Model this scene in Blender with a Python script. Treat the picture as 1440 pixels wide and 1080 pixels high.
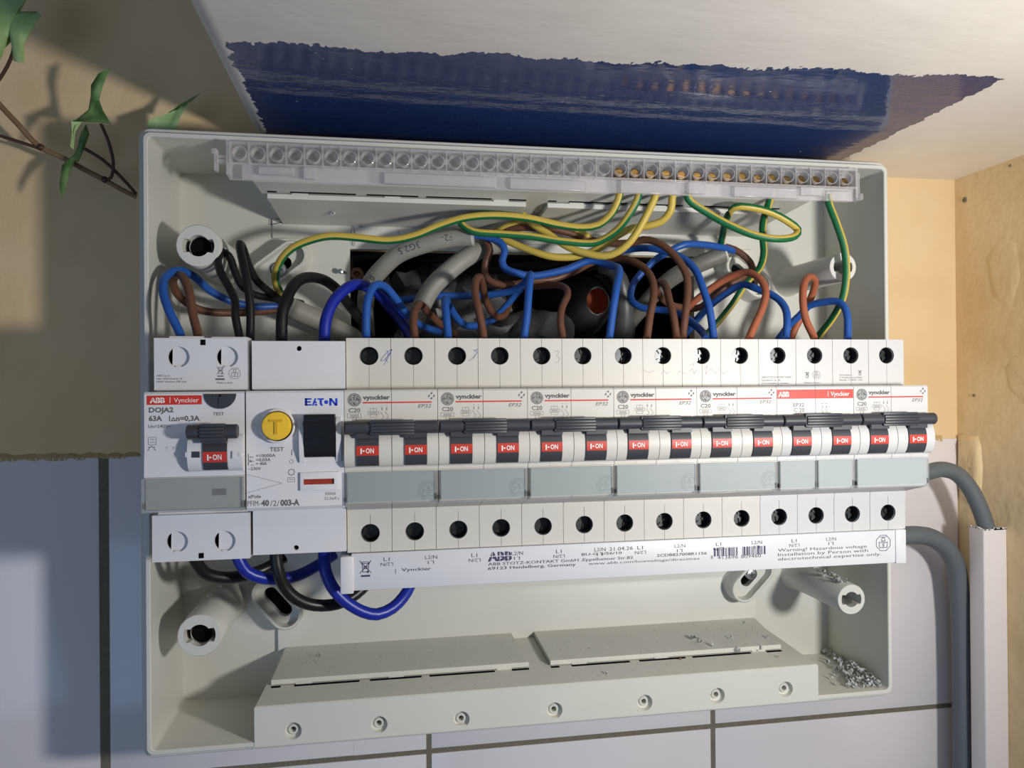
import bpy, bmesh, math, random
from mathutils import Vector, Matrix
random.seed(7)
for o in list(bpy.data.objects): bpy.data.objects.remove(o)
SC = bpy.context.scene
COL = SC.collection
S = 0.001                                   # everything below is written in millimetres

# ------------------------------------------------------------------ camera, world, light, exposure
CAM_C = Vector((85.6037, -302.0044, 11.2942))
CAM_R = Matrix(((0.9861125860943271, -0.1658878711215727, -0.007948695560184346),
                (-0.007220829970462715, 0.004990346993561979, -0.9999614772837109),
                (0.16592114741916916, 0.9861319945380709, 0.0037231958677984346)))
FPX = 1051.348
cd = bpy.data.cameras.new('camera'); cam = bpy.data.objects.new('camera', cd); COL.objects.link(cam)
cd.sensor_fit = 'HORIZONTAL'; cd.sensor_width = 36.0; cd.lens = 36.0*FPX/1440.0
cd.clip_start = 0.005; cd.clip_end = 50
_r = [CAM_R.row[0], -CAM_R.row[1], -CAM_R.row[2]]
mw = Matrix(((_r[0][0], _r[1][0], _r[2][0]), (_r[0][1], _r[1][1], _r[2][1]), (_r[0][2], _r[1][2], _r[2][2]))).to_4x4()
mw.translation = CAM_C*S
cam.matrix_world = mw
SC.camera = cam

wd = bpy.data.worlds.new('world'); SC.world = wd; wd.use_nodes = True
bg = wd.node_tree.nodes['Background']; bg.inputs[0].default_value = (0.80, 0.87, 1.0, 1); bg.inputs[1].default_value = 0.09

ld = bpy.data.lights.new('work_lamp', 'SPOT'); lo = bpy.data.objects.new('work_lamp', ld); COL.objects.link(lo)
lo.location = Vector((352, -297, -6))*S; ld.energy = 4.9; ld.color = (1.0, 0.975, 0.945); ld.shadow_soft_size = 0.018
ld.spot_size = math.radians(173); ld.spot_blend = 1.0        # hand lamp turned towards the left half of the board
lo.rotation_euler = (Vector((35, 70, 70))-Vector((352, -297, -6))).to_track_quat('-Z', 'Y').to_euler()

wl = bpy.data.lights.new('cool_fill', 'AREA'); wo = bpy.data.objects.new('cool_fill', wl); COL.objects.link(wo)
wl.shape = 'SQUARE'; wl.size = 0.9; wl.energy = 3.4; wl.color = (0.36, 0.58, 1.0)      # unseen cool fill added low on the left, behind the camera, for bluish shadows
wo.location = Vector((-650, -1250, -520))*S; wo.rotation_euler = (Vector((100, 0, 0))-Vector((-650, -1250, -520))).to_track_quat('-Z', 'Y').to_euler()

SC.view_settings.view_transform = 'Standard'; SC.view_settings.look = 'None'
SC.view_settings.gamma = 1; SC.view_settings.use_curve_mapping = False
SC.view_settings.exposure = 0.0

# ------------------------------------------------------------------ helpers
def at(px, py, Y):
    """point where the photograph's pixel (1440x1080) meets the plane at depth Y (mm)"""
    d = CAM_R.transposed() @ Vector(((px-720)/FPX, (py-540)/FPX, 1))
    return CAM_C + d*((Y-CAM_C.y)/d.y)
def atz(px, py, Z):
    d = CAM_R.transposed() @ Vector(((px-720)/FPX, (py-540)/FPX, 1))
    return CAM_C + d*((Z-CAM_C.z)/d.z)
def atx(px, py, X):
    d = CAM_R.transposed() @ Vector(((px-720)/FPX, (py-540)/FPX, 1))
    return CAM_C + d*((X-CAM_C.x)/d.x)
def lin(c): return c/12.92 if c <= .04045 else ((c+.055)/1.055)**2.4
def rgb(r, g, b): return (lin(r/255), lin(g/255), lin(b/255), 1)

MATS = {}
def mat(name, col, rough=.5, spec=.5, metal=0, bump=0, bscale=200, stretch=(1,1,1), mottle=0, mscale=60, mcol=None, coat=0):
    m = bpy.data.materials.new(name); m.use_nodes = True; nt = m.node_tree
    b = nt.nodes['Principled BSDF']
    b.inputs['Base Color'].default_value = col; b.inputs['Roughness'].default_value = rough
    b.inputs['Metallic'].default_value = metal; b.inputs['Specular IOR Level'].default_value = spec
    if coat: b.inputs['Coat Weight'].default_value = coat; b.inputs['Coat Roughness'].default_value = .08
    if bump or mottle:
        tc = nt.nodes.new('ShaderNodeTexCoord'); mp = nt.nodes.new('ShaderNodeMapping')
        nt.links.new(tc.outputs['Object'], mp.inputs[0]); mp.inputs['Scale'].default_value = stretch
    if bump:
        n = nt.nodes.new('ShaderNodeTexNoise'); n.inputs['Scale'].default_value = bscale; n.inputs['Detail'].default_value = 5
        bp = nt.nodes.new('ShaderNodeBump'); bp.inputs['Strength'].default_value = bump; bp.inputs['Distance'].default_value = .001
        nt.links.new(mp.outputs[0], n.inputs['Vector']); nt.links.new(n.outputs[0], bp.inputs['Height']); nt.links.new(bp.outputs[0], b.inputs['Normal'])
    if mottle:
        n = nt.nodes.new('ShaderNodeTexNoise'); n.inputs['Scale'].default_value = mscale; n.inputs['Detail'].default_value = 6
        r = nt.nodes.new('ShaderNodeValToRGB'); r.color_ramp.elements[0].position = .35; r.color_ramp.elements[1].position = .65
        mc = mcol or tuple(c*.75 for c in col[:3])+(1,)
        r.color_ramp.elements[0].color = tuple(col[i]*(1-mottle)+mc[i]*mottle for i in range(3))+(1,); r.color_ramp.elements[1].color = col
        nt.links.new(mp.outputs[0], n.inputs['Vector']); nt.links.new(n.outputs[0], r.inputs[0]); nt.links.new(r.outputs[0], b.inputs['Base Color'])
    MATS[name] = m
    return m
def clear_mat(name, col, fac, rough=.12):
    m = bpy.data.materials.new(name); m.use_nodes = True; nt = m.node_tree
    b = nt.nodes['Principled BSDF']; b.inputs['Base Color'].default_value = col; b.inputs['Roughness'].default_value = rough
    t = nt.nodes.new('ShaderNodeBsdfTransparent'); t.inputs[0].default_value = (.99, .99, .99, 1)
    mx = nt.nodes.new('ShaderNodeMixShader'); fr = nt.nodes.new('ShaderNodeLayerWeight'); fr.inputs[0].default_value = .22; pw = nt.nodes.new('ShaderNodeMath'); pw.operation = 'MULTIPLY'; pw.inputs[1].default_value = .6; nt.links.new(fr.outputs['Facing'], pw.inputs[0])
    ad = nt.nodes.new('ShaderNodeMath'); ad.operation = 'ADD'; ad.inputs[1].default_value = fac; ad.use_clamp = True
    nt.links.new(pw.outputs[0], ad.inputs[0]); nt.links.new(ad.outputs[0], mx.inputs[0])
    nt.links.new(t.outputs[0], mx.inputs[1]); nt.links.new(b.outputs[0], mx.inputs[2])
    nt.links.new(mx.outputs[0], nt.nodes['Material Output'].inputs[0])
    MATS[name] = m
    return m

class M:
    """collects geometry in millimetres; build() links it as one mesh object"""
    def __init__(s): s.v = []; s.f = []; s.mi = []
    def add(s, vs, fs, mi=0):
        o = len(s.v); s.v += [tuple(v) for v in vs]; s.f += [tuple(i+o for i in f) for f in fs]; s.mi += [mi]*len(fs); return s
    def box(s, x0, x1, y0, y1, z0, z1, mi=0, bev=0):
        if bev:
            b = bev; X = (x0, x1); Y = (y0, y1); Z = (z0, z1); bm = bmesh.new()
            vs = [bm.verts.new((X[i], Y[j], Z[k])) for i in (0,1) for j in (0,1) for k in (0,1)]
            for q in ((0,1,3,2),(4,6,7,5),(0,4,5,1),(2,3,7,6),(0,2,6,4),(1,5,7,3)): bm.faces.new([vs[i] for i in q])
            bmesh.ops.bevel(bm, geom=bm.edges[:], offset=b, segments=2, affect='EDGES', profile=.5)
            bm.verts.index_update()
            s.add([v.co[:] for v in bm.verts], [[v.index for v in f.verts] for f in bm.faces], mi); bm.free(); return s
        v = [(x0,y0,z0),(x1,y0,z0),(x1,y1,z0),(x0,y1,z0),(x0,y0,z1),(x1,y0,z1),(x1,y1,z1),(x0,y1,z1)]
        return s.add(v, [(0,3,2,1),(4,5,6,7),(0,1,5,4),(1,2,6,5),(2,3,7,6),(3,0,4,7)], mi)
    def prism_x(s, prof, x0, x1, mi=0):
        """profile of (y, z) extruded along x"""
        n = len(prof); v = [(x0,)+p for p in prof]+[(x1,)+p for p in prof]
        return s.add(v, [tuple(range(n)), tuple(range(2*n-1, n-1, -1))]+[(i, i+n, (i+1) % n+n, (i+1) % n) for i in range(n)], mi)
    def prism_y(s, poly, y0, y1, mi=0):
        """outline of (x, z) extruded along y"""
        n = len(poly); v = [(p[0], y0, p[1]) for p in poly]+[(p[0], y1, p[1]) for p in poly]
        return s.add(v, [tuple(range(n)), tuple(range(2*n-1, n-1, -1))]+[(i, i+n, (i+1) % n+n, (i+1) % n) for i in range(n)], mi)
    def loft(s, loops, mi=0, cap0=False, cap1=False):
        n = len(loops[0]); v = [p for l in loops for p in l]; f = []
        for k in range(len(loops)-1):
            for i in range(n): f.append((k*n+i, k*n+(i+1) % n, (k+1)*n+(i+1) % n, (k+1)*n+i))
        if cap0: f.append(tuple(range(n)))
        if cap1: f.append(tuple(range((len(loops)-1)*n, len(loops)*n))[::-1])
        return s.add(v, f, mi)
    def lathe_y(s, cx, cz, prof, n=24, mi=0, cap1=True, cap0=False):
        """profile of (radius, y) turned about an axis along y"""
        return s.loft([[(cx+r*math.cos(a*2*math.pi/n), y, cz+r*math.sin(a*2*math.pi/n)) for a in range(n)] for r, y in prof], mi, cap0, cap1)
    def flat(s, poly, y, mi=0): return s.add([(p[0], y, p[1]) for p in poly], [tuple(range(len(poly)))], mi)
    def disc(s, cx, cz, r, y, n=20, mi=0): return s.flat([(cx+r*math.cos(i*2*math.pi/n), cz+r*math.sin(i*2*math.pi/n)) for i in range(n)], y, mi)
    def line(s, pts, w, y, mi=0, closed=False):
        """thin printed stroke on the plane at depth y"""
        P = [Vector(p) for p in pts]
        if closed: P.append(P[0])
        for a, b in zip(P[:-1], P[1:]):
            d = b-a
            if d.length < 1e-6: continue
            d.normalize(); nn = Vector((-d.y, d.x))*w/2; e = d*w*.3
            s.flat([tuple(a-e-nn), tuple(b+e-nn), tuple(b+e+nn), tuple(a-e+nn)], y, mi)
        return s
    def rect(s, x0, x1, z0, z1, w, y, mi=0): return s.line([(x0,z0),(x1,z0),(x1,z1),(x0,z1)], w, y, mi, True)
    def arc(s, cx, cz, r, a0, a1, w, y, mi=0, n=10, rz=None):
        rz = rz or r
        return s.line([(cx+r*math.cos(math.radians(a0+(a1-a0)*i/n)), cz+rz*math.sin(math.radians(a0+(a1-a0)*i/n))) for i in range(n+1)], w, y, mi)
    def text(s, t, x, z, y, w=None, h=1.0, bold=0, shear=0, mi=0, rot=False, warp=None, cz=None):
        """lettering with its baseline at (x, z); w fits the width, h the capital height; rot turns it upside down"""
        vs, fs, wd, hi = glyphs(t, bold, shear)
        k = h/hi; kx = (w/wd) if w else k
        out = []
        for a, b in vs:
            X = a*kx; Z = b*k
            if rot: X = (w or wd*kx)-X; Z = h-Z
            X += x; Z += z
            out.append((X, warp(Z) if warp else y, Z))
        return s.add(out, fs, mi)
    def tube(s, pts, r, n=10, mi=0, green=None, gmi=1, step=2.5, caps=True, taper=None):
        P = spline(pts, step); N = len(P); T = []
        for i in range(N):
            T.append((P[min(i+1, N-1)]-P[max(i-1, 0)]).normalized())
        ref = None; loops = []; o = len(s.v)
        for i in range(N):
            base = Vector((0, -1, 0))
            if ref is None or green is not None:
                n1 = base-T[i]*base.dot(T[i])
                if n1.length < .25: n1 = (ref-T[i]*ref.dot(T[i])) if ref else Vector((1,0,.1))-T[i]*Vector((1,0,.1)).dot(T[i])
            else: n1 = ref-T[i]*ref.dot(T[i])
            n1.normalize(); ref = n1; n2 = T[i].cross(n1)
            rr = r if not taper else r*(taper[0]+(taper[1]-taper[0])*i/(N-1))
            s.v += [tuple(P[i]+(n1*math.cos(a*2*math.pi/n)+n2*math.sin(a*2*math.pi/n))*rr) for a in range(n)]
        for i in range(N-1):
            for a in range(n):
                s.f.append((o+i*n+a, o+i*n+(a+1) % n, o+(i+1)*n+(a+1) % n, o+(i+1)*n+a))
                g = mi
                if green is not None:
                    d = abs(((a+.5)*360/n-green+180) % 360-180)
                    if d < 74: g = gmi
                s.mi.append(g)
        if caps:
            s.f.append(tuple(o+a for a in range(n))[::-1]); s.mi.append(mi)
            s.f.append(tuple(o+(N-1)*n+a for a in range(n))); s.mi.append(mi)
        return s
    def holed(s, x0, x1, z0, z1, cx, cz, r, y, depth, gap=0, n=24, mi=0):
        """front face with a round hole in it (split down the middle by a fine moulding seam when gap > 0) and the hole's wall"""
        h = n//2
        for sg in (-1, 1):
            g = sg*gap/2; xe = x0 if sg < 0 else x1
            arc = [(cx+g+sg*r*math.sin(math.pi*i/h), cz+r*math.cos(math.pi*i/h)) for i in range(h+1)]
            # strips between the hole and the outer edge keep every polygon convex enough
            lo_, hi_ = (cx+g, z0), (cx+g, z1)
            q = h//2
            s.flat([hi_]+[(xe, z1)]+arc[:q+1][::-1], y, mi)
            s.flat([(xe, z1), (xe, z0), arc[q]], y, mi)
            s.flat([(xe, z0), lo_]+arc[q:][::-1], y, mi)
        s.lathe_y(cx, cz, [(r, y), (r, y+depth)], n, mi, cap1=False)
        return s
    def build(s, name, mats, parent=None, org=None, label=None, ang=35, kind=None, smooth=True):
        org = org if org is not None else (ORG.get(parent.name, Vector()) if parent else Vector())
        me = bpy.data.meshes.new(name)
        me.from_pydata([((x-org[0])*S, (y-org[1])*S, (z-org[2])*S) for x, y, z in s.v], [], s.f)
        for m in (mats if isinstance(mats, (list, tuple)) else [mats]): me.materials.append(MATS[m])
        me.polygons.foreach_set('material_index', s.mi)
        bm = bmesh.new(); bm.from_mesh(me); bmesh.ops.remove_doubles(bm, verts=bm.verts, dist=1e-6)
        bmesh.ops.recalc_face_normals(bm, faces=bm.faces); bm.to_mesh(me); bm.free()
        if smooth:
            me.polygons.foreach_set('use_smooth', [True]*len(me.polygons)); me.set_sharp_from_angle(angle=math.radians(ang))
        o = bpy.data.objects.new(name, me); COL.objects.link(o)
        if parent: o.parent = parent
        else: o.location = Vector(org)*S
        ORG[o.name] = Vector(org)
        if label: o['label'] = label
        if kind: o['kind'] = kind
        return o
ORG = {}
_gl = {}
def glyphs(t, bold, shear):
    k = (t, bold, shear)
    if k in _gl: return _gl[k]
    def raw(tt):
        cu = bpy.data.curves.new('lettering', 'FONT'); cu.body = tt; cu.size = 1; cu.resolution_u = 2; cu.fill_mode = 'FRONT'; cu.offset = bold; cu.shear = shear
        ob = bpy.data.objects.new('lettering', cu); me = bpy.data.meshes.new_from_object(ob)
        r = ([(v.co.x, v.co.y) for v in me.vertices], [tuple(p.vertices) for p in me.polygons])
        bpy.data.objects.remove(ob); bpy.data.curves.remove(cu); bpy.data.meshes.remove(me); return r
    vs, fs = raw(t); hv, _ = raw('H')
    hi = max(b for a, b in hv); mn = min(a for a, b in vs); wd = max(a for a, b in vs)-mn
    _gl[k] = ([(a-mn, b) for a, b in vs], fs, wd, hi)
    return _gl[k]
def spline(pts, step=2.5):
    P = [Vector(p) for p in pts]
    if len(P) == 2:
        n = max(2, int((P[1]-P[0]).length/step)); return [P[0].lerp(P[1], i/n) for i in range(n+1)]
    Q = [P[0]*2-P[1]]+P+[P[-1]*2-P[-2]]; out = []
    for i in range(1, len(Q)-2):
        p0, p1, p2, p3 = Q[i-1:i+3]; n = max(2, int((p2-p1).length/step))
        t0 = 0; t1 = t0+max(1e-4, (p1-p0).length**.5); t2 = t1+max(1e-4, (p2-p1).length**.5); t3 = t2+max(1e-4, (p3-p2).length**.5)
        for j in range(n):
            t = t1+(t2-t1)*j/n
            a1 = p0*((t1-t)/(t1-t0))+p1*((t-t0)/(t1-t0)); a2 = p1*((t2-t)/(t2-t1))+p2*((t-t1)/(t2-t1)); a3 = p2*((t3-t)/(t3-t2))+p3*((t-t2)/(t3-t2))
            b1 = a1*((t2-t)/(t2-t0))+a2*((t-t0)/(t2-t0)); b2 = a2*((t3-t)/(t3-t1))+a3*((t-t1)/(t3-t1))
            out.append(b1*((t2-t)/(t2-t1))+b2*((t-t1)/(t2-t1)))
    out.append(P[-1]); return out
def rr(x0, x1, z0, z1, r, y, n=5):
    out = []
    for cx, cz, a0 in ((x1-r, z1-r, 0), (x0+r, z1-r, 90), (x0+r, z0+r, 180), (x1-r, z0+r, 270)):
        for i in range(n+1):
            a = math.radians(a0+90*i/n); out.append((cx+r*math.cos(a), y, cz+r*math.sin(a)))
    return out
def thing(name, label, cat, org, group=None):
    o = bpy.data.objects.new(name, None); COL.objects.link(o); o.location = Vector(org)*S; o.empty_display_size = .01
    ORG[o.name] = Vector(org); tag(o, label, cat, group); return o
def tag(o, label, cat, group=None):
    o['label'] = label; o['category'] = cat
    if group: o['group'] = group
    return o

# ------------------------------------------------------------------ materials
def plaster(name, c1, c2, bump, sc):
    m = mat(name, c1, .75, .25); nt = m.node_tree; b = nt.nodes['Principled BSDF']
    tc = nt.nodes.new('ShaderNodeTexCoord')
    n1 = nt.nodes.new('ShaderNodeTexNoise'); n1.inputs['Scale'].default_value = sc; n1.inputs['Detail'].default_value = 8; n1.inputs['Roughness'].default_value = .55
    n2 = nt.nodes.new('ShaderNodeTexNoise'); n2.inputs['Scale'].default_value = sc*6; n2.inputs['Detail'].default_value = 4
    n3 = nt.nodes.new('ShaderNodeTexNoise'); n3.inputs['Scale'].default_value = sc*.6; n3.inputs['Detail'].default_value = 3
    for n in (n1, n2, n3): nt.links.new(tc.outputs['Object'], n.inputs['Vector'])
    mx = nt.nodes.new('ShaderNodeMath'); mx.operation = 'MULTIPLY_ADD'; mx.inputs[1].default_value = .3
    nt.links.new(n2.outputs[0], mx.inputs[0]); nt.links.new(n1.outputs[0], mx.inputs[2])
    bp = nt.nodes.new('ShaderNodeBump'); bp.inputs['Strength'].default_value = bump; bp.inputs['Distance'].default_value = .003
    nt.links.new(mx.outputs[0], bp.inputs['Height']); nt.links.new(bp.outputs[0], b.inputs['Normal'])
    r = nt.nodes.new('ShaderNodeValToRGB'); r.color_ramp.elements[0].position = .35; r.color_ramp.elements[1].position = .6
    r.color_ramp.elements[0].color = c2; r.color_ramp.elements[1].color = c1
    nt.links.new(n3.outputs[0], r.inputs[0]); nt.links.new(r.outputs[0], b.inputs['Base Color'])
    return m
plaster('cream_plaster', rgb(232,205,160), rgb(226,196,148), .35, 30)
plaster('rough_plaster_lit', rgb(236,212,168), rgb(224,196,148), .6, 22)  # same paint as the back wall, lightened for bounce light the right wall lacks
mat('tile_glaze', rgb(230,225,226), .12, .5, mottle=.12, mscale=12)
mat('grout', rgb(126,120,104), .9, .2, bump=.8, bscale=900, mottle=.6, mscale=150)
mat('torn_plaster', rgb(196,170,122), .9, .2, bump=.9, bscale=250, mottle=.5, mscale=90)
mat('enclosure', rgb(211,210,200), .42, .45, bump=.04, bscale=1500, mottle=.12, mscale=30)
mat('pen', rgb(60,60,60), .7)
mat('breaker_old', rgb(201,198,190), .42, .45, mottle=.12, mscale=70, mcol=rgb(205,195,178))
mat('breaker_new', rgb(198,197,195), .4, .45)
mat('white_pc', rgb(214,214,216), .38, .45)
mat('dark_grey', rgb(58,60,65), .42, .4)
mat('black_plastic', rgb(22,22,24), .35, .4, bump=.1, bscale=800)
mat('on_red', rgb(190,50,32), .45)
mat('band_red', rgb(205,48,30), .5)
mat('print_white', rgb(235,232,228), .6)
mat('print_grey', rgb(98,97,96), .6)
mat('print_dark', rgb(70,70,78), .6)
mat('print_violet', rgb(62,58,92), .6)
mat('print_red', rgb(200,52,40), .6)
mat('eaton_blue', rgb(18,60,190), .5)
mat('pen_blue', rgb(70,85,170), .6)
mat('pen_pink', rgb(205,180,196), .7)
mat('pencil', rgb(150,150,158), .7)
mat('button_yellow', rgb(232,190,48), .4)
mat('button_letter_shade', rgb(206,160,34), .45)  # darker yellow puts the relief's shade into the embossed letter
mat('window_red', rgb(150,52,30), .35)
mat('insert_grey', rgb(142,152,151), .5)
mat('insert_dark', rgb(150,153,148), .5)
mat('insert_line', rgb(112,124,124), .5)
mat('screw_steel', rgb(84,86,86), .28, .5, metal=.9)
mat('zinc', rgb(190,195,200), .3, .5, metal=1)
mat('brass', rgb(122,96,54), .34, .5, metal=1)
mat('rail_steel', rgb(170,172,170), .4, .5, metal=1)
mat('blue_pvc', rgb(36,86,164), .38, .45, mottle=.1, mscale=250)
mat('navy_pvc', rgb(22,42,150), .36, .45)
mat('brown_pvc', rgb(104,68,50), .42, .4, mottle=.2, mscale=200)
mat('tan_pvc', rgb(168,96,66), .42, .4)
mat('black_pvc', rgb(24,23,23), .38, .45)
mat('yellow_pvc', rgb(200,174,76), .42, .4)
mat('green_pvc', rgb(26,104,60), .42, .4)
mat('sheath_shaded', rgb(116,114,106), .5, .4)  # sheath grey darkened for the shadow the slanting cable lies in
mat('sheath', rgb(146,144,134), .5, .4, mottle=.15, mscale=60)
mat('sheath_end', rgb(196,194,186), .6)
mat('conduit', rgb(98,105,109), .45, .4, bump=.08, bscale=500)
mat('trunking', rgb(228,222,220), .35, .45)
mat('sheet_grey', rgb(78,78,80), .4, .5, bump=.3, bscale=60)
mat('void_black', rgb(10,10,11), .9, .1)  # black put in as the darkness inside holes, notches and slits
mat('hole_grey', rgb(38,38,40), .5)
mat('tape_black', rgb(56,56,58), .4, .45, bump=.35, bscale=70)
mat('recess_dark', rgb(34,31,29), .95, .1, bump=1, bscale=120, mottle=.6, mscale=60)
mat('clay', rgb(178,96,66), .8, .2)
mat('rust', rgb(120,88,66), .8, .2, mottle=.5, mscale=500)
mat('stem_tan', rgb(142,112,78), .6, mottle=.5, mscale=250)
mat('stem_dark', rgb(74,50,42), .5)
mat('leaf_green', rgb(78,122,58), .45, .4, mottle=.8, mscale=160, mcol=rgb(140,168,104))
mat('leaf_pale', rgb(168,194,134), .45, .4, mottle=.6, mscale=120, mcol=rgb(120,158,94))
mat('shaving', rgb(184,186,184), .5)
mat('shaving_rust', rgb(176,120,96), .6)
clear_mat('clear_bar', (.84,.81,.80,1), .21, .14)
clear_mat('clear_flap', (.85,.88,.88,1), .05, .08)
clear_mat('clear_edge', (.5,.54,.54,1), .28, .1)
# soffit: white emulsion with a strip of blue gloss paint left along the wall
def ceiling_mat():
    m = bpy.data.materials.new('soffit_paint'); m.use_nodes = True; nt = m.node_tree; L = nt.links.new
    b = nt.nodes['Principled BSDF']; N = lambda t: nt.nodes.new('ShaderNode'+t)
    tc = N('TexCoord'); sep = N('SeparateXYZ'); L(tc.outputs['Object'], sep.inputs[0])
    def math_(op, a, bb=None, c=None):
        n = N('Math'); n.operation = op
        for i, q in enumerate((a, bb, c)):
            if q is None: continue
            if isinstance(q, (int, float)): n.inputs[i].default_value = q
            else: L(q, n.inputs[i])
        return n.outputs[0]
    def noise(sc, st, det=4):
        mp = N('Mapping'); mp.inputs['Scale'].default_value = st; L(tc.outputs['Object'], mp.inputs[0])
        n = N('TexNoise'); n.inputs['Scale'].default_value = sc; n.inputs['Detail'].default_value = det; L(mp.outputs[0], n.inputs['Vector']); return n.outputs[0]
    e1 = noise(55, (1,1,1), 2); e2 = noise(420, (1,.6,1), 4); e3 = noise(260, (.7,1,1), 4)
    fr = math_('ADD', math_('MULTIPLY', math_('SUBTRACT', e1, .5), .016), math_('MULTIPLY', math_('SUBTRACT', e2, .5), .008))
    # front limit of the strip, right limit, left limit (mm from the material's own object axes)
    ymin = math_('ADD', math_('MULTIPLY', sep.outputs[0], -.045), -.0355)
    a = math_('GREATER_THAN', math_('ADD', sep.outputs[1], fr), ymin)
    c = math_('LESS_THAN', math_('ADD', sep.outputs[0], math_('MULTIPLY', math_('SUBTRACT', e3, .5), .008)), .3215)
    d = math_('GREATER_THAN', math_('ADD', sep.outputs[0], math_('MULTIPLY', math_('SUBTRACT', e3, .5), .007)), .0325)
    fl = math_('LESS_THAN', noise(330, (.7,1.3,1), 5), .76)
    mask = math_('MULTIPLY', math_('MULTIPLY', a, c), math_('MULTIPLY', d, fl))
    mw = N('MixRGB'); mw.inputs[1].default_value = rgb(242,237,228); mw.inputs[2].default_value = rgb(224,217,207); L(noise(26,(1,1,1),6), mw.inputs[0])
    mb = N('MixRGB'); mb.inputs[1].default_value = rgb(30,50,98); mb.inputs[2].default_value = rgb(40,62,112); L(noise(90,(.3,1,1),4), mb.inputs[0])
    mx = N('MixRGB'); L(mask, mx.inputs[0]); L(mw.outputs[0], mx.inputs[1]); L(mb.outputs[0], mx.inputs[2]); L(mx.outputs[0], b.inputs['Base Color'])
    ro = math_('SUBTRACT', .48, math_('MULTIPLY', mask, .39)); L(ro, b.inputs['Roughness'])
    h = math_('ADD', math_('MULTIPLY', noise(60,(.35,1,1),4), 1.0), math_('MULTIPLY', noise(330,(.6,1,1),3), .22))
    h = math_('ADD', h, math_('MULTIPLY', mask, -.12))
    bp = N('Bump'); bp.inputs['Strength'].default_value = .32; bp.inputs['Distance'].default_value = .0012; L(h, bp.inputs['Height']); L(bp.outputs[0], b.inputs['Normal'])
    MATS['soffit_paint'] = m
ceiling_mat()

# ------------------------------------------------------------------ the setting
TZ0, TZ1 = -172.0, -20.4
def struct(m, name, mats, **k):
    o = m.build(name, mats, **k); o['kind'] = 'structure'; return o
# back wall: plaster above the tiles, with the rough opening behind the board
HX0, HX1, HZ0, HZ1 = 68.3, 249.0, -12.0, 80.5
w = M()
WX0, WX1, WZ0, WZ1 = -330, 470, -420, 420
for a, b, c, d in ((WX0, HX0, WZ0, WZ1), (HX1, WX1, WZ0, WZ1), (HX0, HX1, HZ1, WZ1), (HX0, HX1, WZ0, HZ0)): w.box(a, b, 80.6, 84, c, d, 0 if c > -400 else 0)
wall = struct(w, 'wall_back', ['cream_plaster'])
g = M()
for a, b, c, d in ((WX0, HX0, -420, TZ1-.6), (HX1, 409.5, -420, TZ1-.6), (HX0, HX1, -420, HZ0)): g.box(a, b, 80.2, 80.7, c, d)
g.build('grout', 'grout', wall, smooth=False)
rows = [(TZ0, TZ1), (-325.5, TZ0-2.6), (-420, -328)]
cols = [(-351,-199.6),(-198.6,-49.0),(-44.6,104.3),(106.9,257.3),(259.9,409.2)]
for z0, z1 in rows:
    for x0, x1 in cols:
        x0 = max(x0, WX0)
        t = M()
        if z1 == TZ1 and x0 < HX0 < x1:
            t.box(x0, HX0, 79.75, 80.55, z0, z1, bev=.3)
            t.box(HX0, x1, 79.75, 80.55, z0, HZ0 if HZ0 < z1 else z1, bev=.0)
        else: t.box(x0, x1, 79.75, 80.55, z0, z1, bev=.35)
        t.build('tile', 'tile_glaze', wall)
# ragged plaster edge along the top of the tiles
for x0, x1, zt in ((-330,-16,-20), (330,400,-20)):
    t = M(); n = int((x1-x0)/2.5); random.seed(3)
    top = [(x0+(x1-x0)*i/n, zt+1.0+random.uniform(-.3,1.4)) for i in range(n+1)]
    bot = [(x0+(x1-x0)*i/n, zt-1.0-random.uniform(-.4,1.2)) for i in range(n+1)]
    for i in range(n):
        y = 79.2-random.uniform(0,.5); yb = 80.7
        q = [top[i], top[i+1], bot[i+1], bot[i]]
        mid = ((top[i][0]+top[i+1][0])/2, (top[i][1]+bot[i][1])/2)
        t.add([(top[i][0],yb,top[i][1]),(top[i+1][0],yb,top[i+1][1]),(bot[i+1][0],yb-.9,bot[i+1][1]),(bot[i][0],yb-.9,bot[i][1]),(mid[0],y,mid[1])],
              [(0,1,4),(1,2,4),(2,3,4),(3,0,4)])
    t.build('plaster_edge', 'torn_plaster', wall, ang=80)
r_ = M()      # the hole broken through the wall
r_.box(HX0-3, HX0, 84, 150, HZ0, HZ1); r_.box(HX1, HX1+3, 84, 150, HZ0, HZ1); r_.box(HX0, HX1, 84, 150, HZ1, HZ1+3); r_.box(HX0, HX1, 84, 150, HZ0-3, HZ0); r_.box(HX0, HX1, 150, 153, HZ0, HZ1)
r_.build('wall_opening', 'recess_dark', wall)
# right wall
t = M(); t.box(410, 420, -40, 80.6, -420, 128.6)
wr = struct(t, 'wall_right', ['rough_plaster_lit'])
def patch(name, pts, m, parent, lift=1.6, seed=1):
    """raised ragged lump of plaster on the right wall (outline of (y, z))"""
    random.seed(seed); c = (sum(p[0] for p in pts)/len(pts), sum(p[1] for p in pts)/len(pts)); rings = []
    for k, (sc, l) in enumerate(((1.0, 0), (.9, .6), (.7, 1.0), (.4, .9), (.12, 1.0))):
        rings.append([(410-l*lift*(1+random.uniform(-.25,.25) if k else 1), c[0]+(p[0]-c[0])*sc, c[1]+(p[1]-c[1])*sc) for p in pts])
    M().loft(rings, cap1=True).build(name, m, parent, ang=60)
patch('plaster_lump', [(79.5,-19),(76,-17),(70,-18.5),(65,-18),(63,-24),(62,-36),(63,-48),(66,-56),(71,-58),(76,-54),(79.5,-44),(79.5,-30)], 'rough_plaster_lit', wr, 2.2)
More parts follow.
